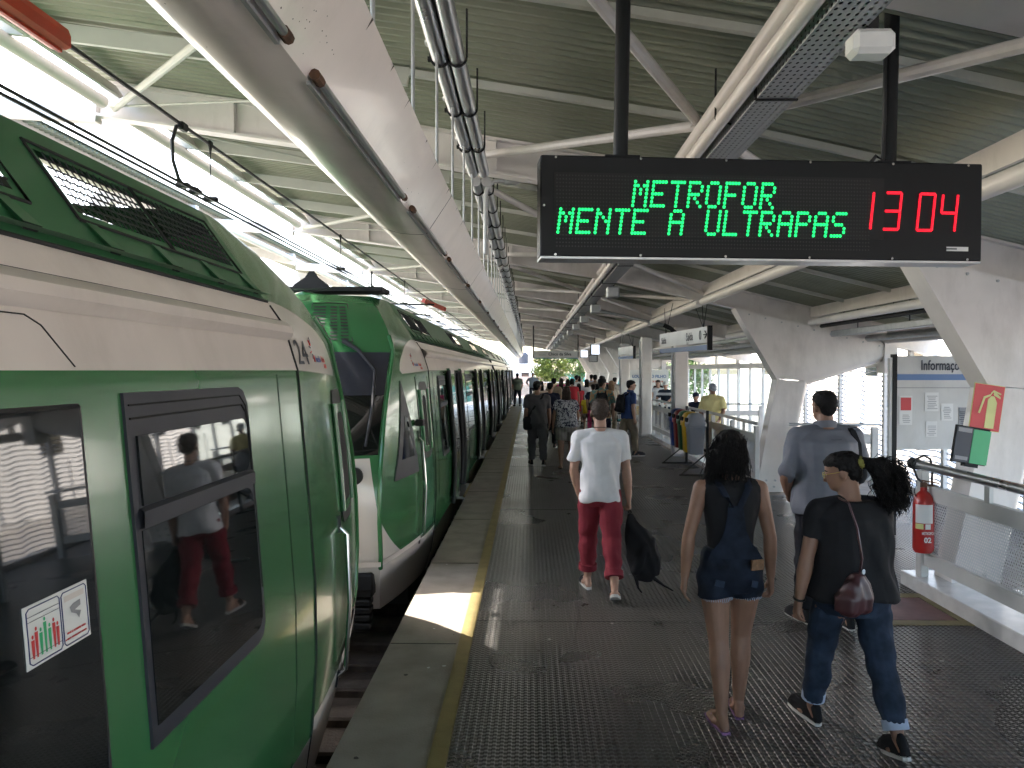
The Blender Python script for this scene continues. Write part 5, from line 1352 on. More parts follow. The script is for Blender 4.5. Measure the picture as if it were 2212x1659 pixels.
    # ---------------- upper garment
    if top:
        kind, cm, hem, sl = top[:4]; lo = top[4] if len(top) > 4 else 1.0
        m = MB(); g = 1.10 * lo; secs = []
        zs = [hem] + [z for z, _, _ in tors if z > hem + .015]
        for z in zs:
            j = max([i for i in range(len(tors)) if tors[i][0] <= z + 1e-6] or [0]); z0, x0, y0 = tors[j]
            if j + 1 < len(tors): z1, x1, y1 = tors[j + 1]; f = (z - z0) / (z1 - z0); rx, ry = x0 + (x1 - x0) * f, y0 + (y1 - y0) * f
            else: rx, ry = x0, y0
            if z < .70 and lo > 1.0: rx = max(rx, .086); ry = max(ry, .060)
            kk = (g if z < .80 else 1.06) * (1.07 if z < .52 and lo > 1 else 1.0)
            secs.append((0, Yl(z) - .002 * U, Z(z), rx * B * U * kk + .006 * U, ry * B * U * kk * chest + .007 * U))
        loft(m, secs)
        for (S, E, Wp, d2, sd_, cu) in A:
            k = (.7 + .3 * B) * (.9 if fem else 1)
            if sl > 0:
                caps(m, sp + Vector((sd_ * sh_w * .3, 0, .006 * U)), .040 * U * k, S, .040 * U * k)
                pts = [S, S + (E - S) * min(1, sl)]; rs = [.041 * U * k * (.9 + .1 * lo), (.041 if sl < .9 else .034) * U * k * (.88 + .14 * lo)]
                if sl > 1: pts.append(E + (Wp - E) * (sl - 1)); rs.append(.0265 * U * k * lo)
                chain(m, pts, rs); caps(m, S, .0405 * U * k, S + (E - S) * .2, .040 * U * k)
            else: caps(m, sp + Vector((sd_ * sh_w * .2, 0, .008 * U)), .038 * U * k, S - Vector((sd_ * .022 * U, 0, 0)), .039 * U * k)
        caps(m, sp + Vector((0, -.002 * U, .006 * U)), .043 * U, sp + Vector((0, 0, .022 * U)), .042 * U, flat1=True)
        ga = union(m, {'tee': 'shirt', 'shirt': 'shirt', 'blouse': 'blouse', 'tank': 'top', 'dress': 'dress'}[kind], cm, t, vox, 5, wrinkle((.0125 if lod == 0 else .010) * (1 if lo > 1.02 else .45), 26, 7, seed, Z(.825)) if lod < 2 else None)
        if kind == 'shirt':
            m = MB(); c = nk - Vector((0, 0, .004 * U)); rr = []
            for r, z in ((.042, -.018), (.043, .004), (.040, .012), (.036, .012), (.037, -.01)): rr.append([c + Vector((r * U * B ** .5 * math.cos(2 * math.pi * k / 20), r * U * B ** .5 * 1.05 * math.sin(2 * math.pi * k / 20), z * U + .006 * U * -math.sin(2 * math.pi * k / 20))) for k in range(20)])
            m.rings(rr, cap=False); m.build('collar', cm, t, sharp=60)
    # ---------------- lower garment
    if bottom:
        kind, cm, ln = bottom[:3]; lo = bottom[3] if len(bottom) > 3 else 1.0; m = MB()
        wz = .60
        if kind == 'skirt':
            zk = ln; n_ = 7; secs = []
            for k in range(n_ + 1):
                f = k / n_; z = zk + (wz - zk) * f; w = (.094 * hip * (1 - f) * lo + .080 * f if f < .4 else .094 * hip * lo * (1 - f) + .078 * f + .012 * math.sin(f * 3.1)); secs.append((0, Yl(z) * .5, Z(z), w * B * U, w * .76 * B * U))
            loft(m, secs, 28)
        else:
            loft(m, [(0, Yl(z) * .6, Z(z), rx * B * U * 1.05 + .005 * U, ry * B * U * 1.06 + .006 * U) for z, rx, ry in ((.448, .066 * hip, .056), (.475, .082 * hip, .063), (.50, .090 * hip, .066), (.54, .091 * hip, .066), (.575, .083 * hip, .061), (wz, .078, .058))])
            for hp, kn, an, heel, toe, fd, up in F:
                k = (.7 + .3 * B); r = [.048 * lo, .0575 * lo, .0455 * lo, .0435 * lo, .0345 * lo]
                tp = hp + Vector((0, 0, .01 * U))
                if ln < 1: chain(m, [tp, tp + (kn - tp) * ln * .5, tp + (kn - tp) * ln], [.050 * U * k * lo, .059 * U * k * lo, (.059 - .008 * ln) * U * k * lo])
                else:
                    e = kn + (an - kn) * (ln - 1)
                    chain(m, [tp, tp + (kn - tp) * .4, kn, kn + (e - kn) * .5 - Vector((0, .004 * U, 0)), e], [q * U * k for q in r])
                    ell(m, kn, .045 * lo * U * k, .045 * lo * U * k, .05 * U)
        union(m, {'skirt': 'skirt', 'pants': 'trousers', 'shorts': 'shorts'}[kind], cm, t, vox, 4, wrinkle(.0075 if kind != 'skirt' else .006, 20 if kind != 'skirt' else 60, 16 if kind != 'skirt' else 1.5, seed + 3) if lod < 2 else None)
        if len(bottom) > 4:
            for hp, kn, an, heel, toe, fd, up in F:
                e = kn + (an - kn) * (ln - 1); d = (an - kn).normalized()
                m = MB(); m.tube([e - d * .03 * U, e - d * .028 * U, e + d * .004 * U], [.039 * lo * U, .043 * lo * U, .043 * lo * U], 16); m.build('rolled_cuff', bottom[4], t)
    # ---------------- shoes
    kind, cm = shoes
    for hp, kn, an, heel, toe, fd, up in F:
        sx = fd.cross(up).normalized(); M3 = Matrix((sx, fd, up)).transposed()
        def fp(a, b, c): return heel + M3 @ Vector((a * U, b * U, c * U))
        outl = [(-.014, -.016), (0, -.022), (.014, -.016), (.019, .03), (.027, .09), (.026, .12), (.014, .155), (-.004, .162), (-.022, .15), (-.027, .11), (-.024, .06), (-.019, .02)]
        m = MB(); k0 = 1.0 if kind == 'sneaker' else 1.04
        m.rings([[fp(a * k0, b, z) for a, b in outl] for z in (-.0205, -.0065)], smooth=False); sole = m.build('sole', 'sole' if kind in ('sneaker', 'slide') else cm, t)
        if kind == 'sneaker':
            m = MB(); m.rings([[fp(a * s_ * 1.0, .06 + (b - .06) * s_, z + (.022 * max(0, (.07 - b) / .09) if z > .02 else 0)) for a, b in outl] for z, s_ in ((-.009, 1.0), (.006, 1.0), (.022, .88), (.038, .62))]); m.build('shoe', cm, t, sharp=60)
        else:
            m = MB()
            if kind == 'flip': m.tube([fp(-.024, .07, -.006), fp(-.014, .095, .014), fp(.0, .125, .010), fp(.014, .095, .014), fp(.024, .07, -.006)], .0035 * U, 6)
            else:
                rr = []
                for b in (.065, .075, .105, .115): rr.append([fp(.031 * math.cos(a), b, -.008 + .034 * math.sin(a)) for a in [math.pi * q / 8 for q in range(9)]])
                m.grid(rr)
            m.build('strap', cm, sole)
    # ---------------- hair, cap, face
    kind, hm = hair
    if kind != 'none':
        m = MB(); sc = {'buzz': 1.035, 'short': 1.07}.get(kind, 1.10)
        for (cx, cy, z, rx, ry), (cx2, cy2, z2, rx2, ry2) in [(hs[i], hs[i + 1]) for i in range(3, 7)]:
            pass
        rr = []
        for cy, z, rx, ry in ((-.014, .058, .0425, .046), (-.014, .072, .0445, .049), (-.004, .088, .0455, .0585), (-.003, .106, .042, .0545), (-.004, .121, .030, .038), (-.005, .1285, .010, .012)):
            rr.append([HP((rx * sc * math.cos(2 * math.pi * k / 20), cy + ry * sc * math.sin(2 * math.pi * k / 20), z + (sc - 1) * .05)) for k in range(20)])
        m.rings(rr)
        ell(m, HP((0, -.030, .055)), .036 * sc * U, .030 * sc * U, .040 * U, 14, HR)
        if kind in ('long', 'bob', 'longleft', 'bun', 'tail'):
            if kind != 'tail': caps(m, HP((-.026, -.026, .07)), .027 * U, HP((-.03, -.026, .02)), .023 * U); caps(m, HP((.026, -.026, .07)), .027 * U, HP((.03, -.026, .02)), .023 * U)
            if kind in ('long', 'bob'):
                e = -.085 if kind == 'long' else -.018
                for q in (-.026, 0, .026): caps(m, HP((q, -.032, .06)), .030 * U, HP((q * 1.15, -.042 if kind == 'long' else -.034, e)), .022 * U if kind == 'long' else .028 * U)
            if kind == 'longleft':
                for q in (-.03, -.01, .012): caps(m, HP((q, -.030, .06)), .031 * U, HP((q - .012, -.030, .012)), .028 * U)
                caps(m, HP((-.035, -.02, .03)), .030 * U, HP((-.066, -.008, -.035)), .026 * U); caps(m, HP((-.066, -.008, -.035)), .026 * U, HP((-.078, .02, -.085)), .016 * U)
            if kind == 'bun': ell(m, HP((0, -.045, .115)), .03 * U, .028 * U, .026 * U)
        union(m, 'hair', hm, t, .008 if lod == 0 else (.011 if lod == 1 else .016), 2, fluff(.006 if kind not in ('buzz',) else .0015, 38))
    if cap:
        m = MB(); rr = []
        for z, s_ in ((.068, 1.10), (.085, 1.12), (.106, 1.09), (.124, .85), (.134, .45), (.137, .1)): rr.append([HP((.0455 * s_ * math.cos(2 * math.pi * k / 20), -.002 + .060 * s_ * math.sin(2 * math.pi * k / 20), z)) for k in range(20)])
        m.rings(rr); cp = m.build('cap', cap, t, sharp=60)
        m = MB(); m.rings([[HP((.042 * math.cos(a) * s_, .045 + .062 * math.sin(a) * s_, .070 + dz - .012 * math.sin(a))) for a in [math.pi * q / 8 for q in range(9)]] for s_, dz in ((1, 0), (1.02, .004), (.6, .008))]); m.build('brim', cap, cp)
    if face:
        for sx in (-1, 1):
            m = MB(); ell(m, HP((sx * .0185, .0535, .0625)), .0062 * U, .004 * U, .0036 * U, 8, HR); e_ = m.build('eye', 'eyewhite', t)
            m = MB(); ell(m, HP((sx * .0185, .0570, .0625)), .0026 * U, .0016 * U, .0030 * U, 8, HR); m.build('iris', 'black', e_)
            m = MB(); m.tube([HP((sx * .009, .0575, .0735)), HP((sx * .019, .0560, .0765)), HP((sx * .029, .0475, .0730))], .0018 * U, 6); m.build('eyebrow', hm if hm != 'none' else 'hair_black', t)
        m = MB(); m.tube([HP((-.014, .0505, .0235)), HP((-.005, .0575, .0250)), HP((.005, .0575, .0250)), HP((.014, .0505, .0235))], .0028 * U, 6); m.build('mouth', 'lip', t)
    if sun:
        m = MB()
        for sx in (-1, 1):
            ell(m, HP((sx * .020, .060, .064)), .016 * U, .004 * U, .0115 * U, 10, HR); m.tube([HP((sx * .034, .056, .067)), HP((sx * .047, .01, .066))], .0022 * U, 6)
        m.tube([HP((-.008, .064, .067)), HP((.008, .064, .067))], .002 * U, 6)
        m.build('sunglasses', 'black', t)
    return t, dict(HP=HP, A=A, F=F, Z=Z, sp=sp, nk=nk, U=U, Yl=Yl, HR=HR)

def strands(nm, ma, parent, roots, n, length, r, rnd, curl, grav=.9, seg=8, spread=.25, kind='stuff'):
    """thin hair tubes growing from root points (pos, dir)"""
    m = MB()
    for k in range(n):
        p, d = roots[rnd.randrange(len(roots))]; p = Vector(p) + Vector((rnd.gauss(0, 1), rnd.gauss(0, 1), rnd.gauss(0, 1))) * .008
        d = (Vector(d) + Vector((rnd.gauss(0, spread), rnd.gauss(0, spread), rnd.gauss(0, spread)))).normalized(); L = length * rnd.uniform(.55, 1.1); ph = rnd.random() * 6.28; fq = rnd.uniform(.8, 1.3) * curl[1]
        pts = [p]; s = L / seg
        e1 = d.cross(Vector((0, 0, 1))).normalized() if abs(d.z) < .95 else Vector((1, 0, 0)); e2 = Vector((0, 1, 0))
        q = Vector(p)
        for i in range(seg):
            d = (d + Vector((0, 0, -1)) * grav * (i + 1) / seg * .55).normalized(); q = q + d * s
            pts.append(q + (e1 * math.sin(ph + fq * (i + 1) * s) + e2 * math.cos(ph + fq * (i + 1) * s)) * curl[0] * min(1, (i + 1) / 3))
        m.tube(pts, [r] * seg + [r * .4], 4, cap=False)
    o = m.build(nm, ma, parent, fix=False, sharp=0); tag(o, kind=kind); return o
# ---------------------------------------------------------------- the crowd
G = 'people walking along the platform'
rnd = random.Random(11)
# man in white T-shirt
p1, k1 = person('man in white T-shirt and maroon trousers carrying a black backpack by hand', .61, 7.0, 1.68, 0, skin='skin_a', lod=0, lean=2, legs=((18, 8, 1), (-12, -32, 1)), arms=((4, 9, 22, -12, 45), (-4, 9, 3, 5, 85)),
   head=(0, -3), top=('tee', 'c_white', .475, .72, 1.10), bottom=('pants', 'c_maroon', 1.80, 1.12, 'c_maroon'), shoes=('slide', 'c_black'), hair=('buzz', 'hair_buzz'), bulk=.93, seed=1)
def scalp(pk, nm, ma, par, n, ln, seed_):
    rq = random.Random(seed_); roots = []
    for q in range(500):
        a = rq.uniform(0, 6.283); z = rq.uniform(.035, .126); sa = math.sin(a)
        if z < .088 and sa > .15 - (.088 - z) * 6: continue
        f = 1.0 if z < .09 else max(.15, math.sqrt(max(0.02, 1 - ((z - .088) / .042) ** 2)))
        d = pk['HR'] @ Vector((math.cos(a) * f, sa * f, .25 + (1 - f))); roots.append((pk['HP']((.0445 * f * math.cos(a), -.004 + .0585 * f * sa, z)), d))
    return strands(nm, ma, par, roots, n, ln, .0010, rq, (.0005, 30), .5, 2, .25)
scalp(k1, 'hair_strands', 'hair_buzz', p1, 3200, .008, 3)
U = 1.70
nk = k1['nk']; m = MB(); m.tube([nk + Vector((.058 * math.cos(a), .060 * math.sin(a) - .004, -.012 - .006 * math.sin(a))) for a in [k * math.pi / 10 for k in range(21)]], .0035, 6); m.build('cord', 'hair_brown', p1)
# the black backpack in his right hand
S, E, Wp, d2, sd_, cu = k1['A'][1]
hand = p1.matrix_basis @ (Wp + d2 * .085 * U)
hand = Vector((p1.location.x, p1.location.y, 0)) + (Wp + d2 * .085 * U)
bp = thing('backpack', 'limp black backpack dangling from the white T-shirt man’s hand', 'backpack', (hand.x, hand.y, hand.z - .60))
m = MB(); 
for k, (cx, z, rx, ry) in enumerate(((.14, .02, .045, .05), (.13, .08, .085, .07), (.115, .2, .10, .085), (.09, .33, .095, .085), (.06, .44, .07, .065), (.025, .53, .035, .035), (.0, .585, .016, .016))): pass
loft(m, [(.12, 0, .02, .07, .05), (.13, 0, .08, .125, .075), (.12, 0, .22, .145, .09), (.09, 0, .36, .13, .085), (.05, 0, .47, .09, .06), (.02, 0, .545, .045, .03), (.0, 0, .595, .016, .016)])
caps(m, (.20, -.03, .22), .03, (.19, -.03, .38), .025); caps(m, (.05, -.06, .12), .05, (.10, -.06, .30), .05)
union(m, 'sack', 'c_black', bp, .008, 3, wrinkle(.009, 44, 11, 2))
for pts in ([(.02, 0, .20), (.05, -.02, .05), (.07, -.02, -.04), (.10, -.03, -.08)], [(.13, 0, .12), (.22, 0, .03), (.30, .02, -.03), (.38, .02, -.075)], [(.17, .02, .30), (.225, .0, .18), (.21, .02, .05)]):
    m = MB(); m.tube(pts, [.022, .018, .009, .006][:len(pts)], 6); m.build('strap', 'c_black', bp)
m = MB(); m.tube([(-.012, 0, .61), (-.002, 0, .645), (.012, 0, .61)], .006, 6); m.build('grab_loop', 'c_black', bp)

# woman in denim dungarees
p2, k2 = person('woman with long dark hair in denim dungaree shorts and black sleeveless top', 1.11, 4.47, 1.59, -2, skin='skin_b', lod=0, lean=1, fem=True, hip=1.12, legs=((-7, -10, -3), (9, 3, -3)), arms=((-3, 15, 2, 5, 30), (-2, 12, 8, 3, 50)),
   head=(-6, -10), top=('tank', 'c_black', .575, 0, 1.0), bottom=('shorts', 'c_denim', .42, 1.10), shoes=('flip', 'purple'), hair=('longleft', 'hair_black'), bulk=1.0, seed=2)
U = 1.59; Z = k2['Z']; Yl = k2['Yl']
def backy(z):   # y of the back surface of her top
    return Yl(z) - itp([(.46, .070), (.54, .080), (.60, .068), (.66, .071), (.73, .079), (.78, .072), (.812, .062), (.85, .04)], z) * U * 1.10
def ribbon(nm, pts, ma, par, th=.006):
    m = MB(); a = [(x0, y_, z_) for x0, x1, y_, z_ in pts]; b = [(x1, y_, z_) for x0, x1, y_, z_ in pts]
    rows = [a, [((q[0] * .75 + w[0] * .25), q[1] - th, q[2]) for q, w in zip(a, b)], [((q[0] * .25 + w[0] * .75), q[1] - th, q[2]) for q, w in zip(a, b)], b]
    m.grid(rows); return m.build(nm, ma, par)
ribbon('back_bib', [(-.145 * 1.0, .145, backy(.575) - .004, Z(.575)), (-.125, .125, backy(.60) - .006, Z(.60)), (-.085, .085, backy(.63) - .006, Z(.63)), (-.058, .058, backy(.67) - .006, Z(.67)), (-.045, .045, backy(.72) - .006, Z(.72)), (-.040, .040, backy(.755) - .006, Z(.755))], 'c_denim', p2)
for s in (-1, 1):
    ribbon('shoulder_strap', [(s * .002 if s > 0 else -.040, s * .040 if s > 0 else -.002, backy(.75) - .007, Z(.75)), (s * .030, s * .068, backy(.785) - .008, Z(.785)), (s * .055, s * .095, backy(.815) - .006, Z(.815)), (s * .062, s * .102, Yl(.85) - .02, Z(.838)), (s * .060, s * .100, Yl(.85) + .03, Z(.832))], 'c_denim', p2)
m = MB(); m.box((.118, backy(.555) + .012, Z(.555)), (.075, .012, .055), rot=Matrix.Rotation(R(24), 3, 'Z')); m.build('leather_patch', 'hair_light', p2)
for x, w in ((-.085, .05), (.10, .03)):
    m = MB(); m.box((x, backy(.49) - .012, Z(.492)), (w, .006, .035), rot=Matrix.Rotation(R(12), 3, 'Y')); m.build('faded_tear', 'c_jeans', p2)
fr_ = MB()
for hp, kn, an, heel, toe, fd, up in k2['F']:
    e = hp + Vector((0, 0, .016)) + (kn - hp) * .42
    for q in range(46):
        a = 2 * math.pi * q / 46; r0 = .088; fr_.tube([e + Vector((r0 * math.cos(a), r0 * math.sin(a), .004)), e + Vector(((r0 + .004) * math.cos(a + .05), (r0 + .004) * math.sin(a + .05), -.012 - .008 * rnd.random()))], .0022, 4, cap=False)
tag(fr_.build('frayed_hem', 'c_lightblue', p2, fix=False), kind='stuff')
HP = k2['HP']; roots = []
for q in range(70):
    a = rnd.uniform(0, 6.28); z = rnd.uniform(.05, .115); roots.append((HP((.047 * math.cos(a) * (1 if z < .1 else .8), -.012 - abs(.05 * math.sin(a)) * (1 if z < .1 else .8), z)), (math.cos(a) * .25 - .25, -.22, -1)))
strands('hair_strands', 'hair_black', p2, roots, 900, .20, .0015, rnd, (.006, 26), .6, 8, .16)
roots = [(HP((-.05 - .02 * rnd.random(), -.02 + .03 * rnd.random(), .02 - .06 * rnd.random())), (-.25, .1, -1)) for q in range(30)]
strands('hair_strands', 'hair_black', p2, roots, 320, .15, .0015, rnd, (.012, 40), .5, 9, .24)

# large man in grey shirt
p3, k3 = person('broad man in grey shirt and dark trousers with a bag strap on his shoulder', 2.26, 6.2, 1.77, 6, skin='skin_b', lod=0, lean=1, bulk=1.30, legs=((8, 2, 3), (-4, -10, 3)), arms=((-2, 17, 48, -22, 40), (4, 14, 40, -14, 40)), head=(6, -2),
   top=('shirt', 'c_greyshirt', .475, 1.22, 1.03), bottom=('pants', 'c_darkpant', 1.93, 1.0), shoes=('sneaker', 'c_black'), hair=('buzz', 'hair_black'), seed=3)
scalp(k3, 'hair_strands', 'hair_black', p3, 2600, .007, 4)
U = 1.76; Z = k3['Z']
bg = thing('shoulder_bag', 'black shoulder bag hanging from the grey shirt man’s right shoulder', 'bag', (2.26, 6.2, 0), R(6))
m = MB(); loft(m, [(.255, .06, Z(.60), .05, .11), (.265, .06, Z(.63), .065, .13), (.265, .06, Z(.70), .06, .12), (.25, .05, Z(.735), .03, .09)]); union(m, 'bag_body', 'c_black', bg, .012, 3, wrinkle(.006, 30, 12, 5))
m = MB(); pts = [(.235, -.07, Z(.70)), (.205, -.105, Z(.77)), (.175, -.075, Z(.826)), (.165, 0, Z(.845)), (.18, .085, Z(.81)), (.22, .10, Z(.72))]
rows = [[Vector(p) + Vector((o, 0, o * .3)) for p in pts] for o in (-.022, .022)]; rows2_ = [[Vector(p) + Vector((o * .9, -.006 if i < 3 else .004, .007)) for i, p in enumerate(pts)] for o in (.022, -.022)]
m.grid([rows[0], rows[1], rows2_[0], rows2_[1], rows[0]]); m.build('strap', 'c_black', bg)
m = MB(); m.tube([(-.03, -.148, Z(.795)), (0, -.150, Z(.794)), (.05, -.147, Z(.795))], .0016, 5); m.build('yoke_seam', 'c_charcoal', p3)

# woman with curly ponytail
p4, k4 = person('woman with a curly ponytail in black top and blue jeans', 1.69, 4.25, 1.50, 8, skin='skin_b', lod=0, lean=4, fem=True, bulk=1.38, hip=1.02, legs=((22, 12, 2), (-17, -24, 2)), arms=((-4, 16, -2, 12, 45), (12, 8, 55, -10, 45)), head=(52, -14),
   top=('tee', 'c_black', .50, .62, 1.04), bottom=('pants', 'c_jeans', 1.86, .98, 'c_lightblue'), shoes=('sneaker', 'c_black'), hair=('tail', 'hair_black'), face=True, seed=4)
HP = k4['HP']; U = 1.50
m = MB(); ell(m, HP((0, -.066, .082)), .024 * U, .016 * U, .024 * U, 12, k4['HR']); union(m, 'scrunchie', 'scrunchie', p4, .006, 1, fluff(.006, 60))
m = MB(); a0 = HP((0, -.075, .08)); caps(m, a0, .03, a0 + Vector((.075, -.035, -.02)), .055); caps(m, a0 + Vector((.075, -.035, -.02)), .055, a0 + Vector((.10, -.03, -.15)), .050); caps(m, a0 + Vector((.10, -.03, -.15)), .050, a0 + Vector((.12, -.02, -.21)), .03)
union(m, 'ponytail', 'hair_black', p4, .009, 1, fluff(.016, 30))
roots = [(a0 + Vector((.02 + .09 * q, -.035 * q, -.02 * q)), (.8, -.3, -.1)) for q in [rnd.random() for _ in range(40)]]
strands('ponytail_curls', 'hair_black', p4, roots, 700, .27, .0020, rnd, (.012, 85), 1.9, 16, .32)
m = MB()
for s in (-1, 1):
    m.tube([HP((s * .020 + .015 * math.cos(a), .064, .062 + .011 * math.sin(a))) for a in [q * math.pi / 6 for q in range(13)]], .0014, 5); m.tube([HP((s * .035, .062, .064)), HP((s * .046, .0, .064))], .0014, 5)
m.tube([HP((-.006, .067, .064)), HP((.006, .067, .064))], .0014, 5); m.build('glasses', 'strapgold', p4)
m = MB(); Wl = k4['A'][0][2]; m.tube([Wl + Vector((.027 * math.cos(a), .030 * math.sin(a), .006 * math.sin(a))) for a in [q * math.pi / 8 for q in range(17)]], .006, 6); m.build('bracelet', 'black', p4)
hb = thing('handbag', 'shiny maroon handbag under the ponytail woman’s left arm', 'handbag', (1.70, 4.25, 0), R(8)); Z = k4['Z']
m = MB(); bx, by = -.105, -.175; loft(m, [(bx, by, Z(.47), .05, .035), (bx, by, Z(.49), .095, .055), (bx + .005, by, Z(.53), .10, .06), (bx + .02, by + .005, Z(.575), .07, .045), (bx + .035, by + .01, Z(.605), .03, .025)]); union(m, 'bag_body', 'leather', hb, .006, 2, wrinkle(.008, 70, 4, 6))
m = MB(); m.tube([(bx + .04, by + .01, Z(.60)), (bx + .045, by - .005, Z(.66)), (bx + .03, by + .015, Z(.76)), (bx + .02, by + .08, Z(.838)), (bx + .02, by + .20, Z(.845))], .0065, 6); m.build('strap', 'leather', hb)
m = MB(); m.rings([[Vector((bx + .04 + .009 * math.cos(a), by - .02 - d, Z(.62) + .014 * math.sin(a))) for a in [q * math.pi / 5 for q in range(10)]] for d in (0, .01)]); m.build('buckle', 'chrome', hb)

# ---------------- middle distance
p5, k5 = person('man in slate T-shirt with a crossbody bag walking close to the yellow line', .15, 16.4, 1.70, 3, lod=1, bulk=1.12, head=(-28, 0), legs=((12, 4, 2), (-8, -20, 2)), arms=((-8, 6, 5, 4, 30), (4, 8, 10, 3, 30)), top=('tee', 'c_slate', .49, .75, 1.05), bottom=('pants', 'c_charcoal', 1.95, 1.12), hair=('short', 'hair_black'), seed=5)
sb = thing('crossbody_bag', 'black crossbody bag at the left hip of the slate T-shirt man', 'bag', (.15, 16.4, 0), R(3)); Z = k5['Z']
m = MB(); loft(m, [(-.20, -.07, Z(.42), .08, .05), (-.20, -.07, Z(.45), .10, .06), (-.20, -.07, Z(.55), .10, .055), (-.19, -.07, Z(.58), .07, .03)]); union(m, 'bag_body', 'c_black', sb, .014, 2)
m = MB(); rows = [[Vector((-.19 + o, -.10, Z(.57))), Vector((-.06 + o, -.125, Z(.70))), Vector((.08 + o, -.105, Z(.80))), Vector((.12 + o, -.02, Z(.845)))] for o in (-.022, .022)]; m.grid(rows + [[q + Vector((0, -.008, 0)) for q in rows[1]], [q + Vector((0, -.008, 0)) for q in rows[0]]]); m.build('strap', 'c_black', sb)
person('youth in dark navy T-shirt and black trousers ahead of the crossbody bag man', .50, 20.0, 1.62, -5, lod=1, legs=((-10, -26, 2), (14, 6, 2)), top=('tee', 'c_navy', .47, .8, 1.08), bottom=('pants', 'c_darkpant', 1.93, 1.05), shoes=('sneaker', 'c_black'), hair=('short', 'hair_black'), head=(-15, 0), seed=6)
person('woman in patterned navy blouse and striped shorts with brown bobbed hair', .72, 16.0, 1.60, 0, lod=1, fem=True, bulk=1.22, hip=1.1, skin='skin_b', legs=((-6, -14, 1), (8, 2, 1)), arms=((2, 14, 6, 6, 30), (8, 14, 50, -8, 40)), top=('blouse', 'c_blouse', .50, .55, 1.08), bottom=('shorts', 'c_skirt', .80, 1.15), shoes=('flip', 'hair_brown'), hair=('bob', 'hair_brown'), seed=7)
person('small child in a yellow T-shirt', 1.86, 26.4, 1.14, 0, lod=1, skin='skin_a', bulk=1.05, top=('tee', 'c_yellow', .46, .7, 1.08), bottom=('shorts', 'c_khaki', .9, 1.1), hair=('short', 'hair_black'), shoes=('flip', 'c_black'), head=(-40, 0), seed=8)
p9, k9 = person('man in floral shirt and dark cap with a backpack', 1.66, 18.6, 1.74, -8, lod=1, skin='skin_a', bulk=1.05, arms=((0, 8, 30, -6, 30), (2, 10, 12, 2, 40)), top=('shirt', 'c_floral', .47, .8, 1.08), bottom=('shorts', 'c_navy', .92, 1.12), hair=('short', 'hair_brown'), cap='c_black', head=(-35, 0), seed=9)
def backpack(label, pk, loc, yaw, cm, w=.15, hh=.22):
    t = thing('backpack', label, 'backpack', loc, R(yaw)); Z = pk['Z']; by = pk['Yl'](.72) - .075 * pk['U'] - .075
    m = MB(); loft(m, [(0, by, Z(.57), w * .85, .06), (0, by - .02, Z(.60), w, .085), (0, by - .02, Z(.68), w, .09), (0, by, Z(.76), w * .92, .08), (0, by + .01, Z(.81), w * .7, .05)]); caps(m, (-w * .4, by - .09, Z(.61)), .045, (w * .4, by - .09, Z(.61)), .045); union(m, 'bag_body', cm, t, .014, 3, wrinkle(.004, 30, 12, 3))
    for s in (-1, 1):
        m = MB(); x = s * .085 * pk['U'] / 1.7
        m.tube([(x, by + .03, Z(.79)), (x, pk['Yl'](.83) - .03, Z(.838)), (x, pk['Yl'](.83) + .06, Z(.82)), (x * 1.1, pk['Yl'](.75) + .125, Z(.74)), (x * 1.25, pk['Yl'](.65) + .05, Z(.64)), (x, by + .05, Z(.62))], .017, 6); m.build('strap', cm, t)
    return t
backpack('dark backpack on the man in floral shirt', k9, (1.66, 18.6, 0), -8, 'c_black')
p10, k10 = person('man in sunglasses, blue and white polo and khaki trousers turning to the right', 2.22, 18.3, 1.70, -72, lod=1, skin='skin_a', bulk=1.08, lean=5, legs=((-12, -24, 2), (16, 4, 2)), arms=((6, 6, 16, 0, 40), (-4, 8, 6, 2, 40)), top=('shirt', 'c_bluepolo', .49, .7, 1.04), bottom=('pants', 'c_khaki', 1.93, 1.10), hair=('short', 'hair_black'), shoes=('sneaker', 'c_charcoal'), sun=True, face=True, head=(-4, -6), seed=10)
bk = backpack('black backpack with a yellow badge on the khaki trousers man', k10, (2.22, 18.3, 0), -72, 'c_black', .16)
m = MB(); ell(m, (.10, k10['Yl'](.72) - .075 * 1.7 - .13, k10['Z'](.62)), .03, .012, .03); m.build('badge', 'c_yellow', bk)
m = MB(); rows = [[(x, .118 + .02 * (1 - abs(x) / .1), k10['Z'](z)) for x in (-.10, -.05, 0, .05, .10)] for z in (.50, .60, .70, .74)]; m.grid(rows); m.build('white_panel', 'c_white', p10)
person('woman with light wavy hair and cream top behind the floral shirt man', 2.38, 23.6, 1.62, -10, lod=1, fem=True, skin='skin_a', top=('tank', 'c_cream', .47, .3, 1.05), bottom=('pants', 'c_khaki', 1.93, 1.0), hair=('long', 'hair_light'), seed=11)
person('child in dark top with a pink patch behind the yellow shirted child', 1.95, 24.8, 1.50, 10, lod=1, top=('tee', 'c_navy', .47, .7, 1.06), bottom=('pants', 'c_pink', 1.9, 1.0), hair=('short', 'hair_black'), seed=12)
person('tall man with pale shirt rising above the middle of the crowd', 2.42, 30.0, 1.76, 0, lod=2, top=('tee', 'c_beige', .48, .7, 1.05), bottom=('pants', 'c_charcoal', 1.93, 1.0), hair=('short', 'hair_black'), seed=13)
person('tall man in black T-shirt beside the tall pale shirted man', 2.45, 27.6, 1.74, 0, lod=2, top=('tee', 'c_black', .48, .7, 1.05), bottom=('pants', 'c_charcoal', 1.93, 1.0), hair=('short', 'hair_black'), seed=14)
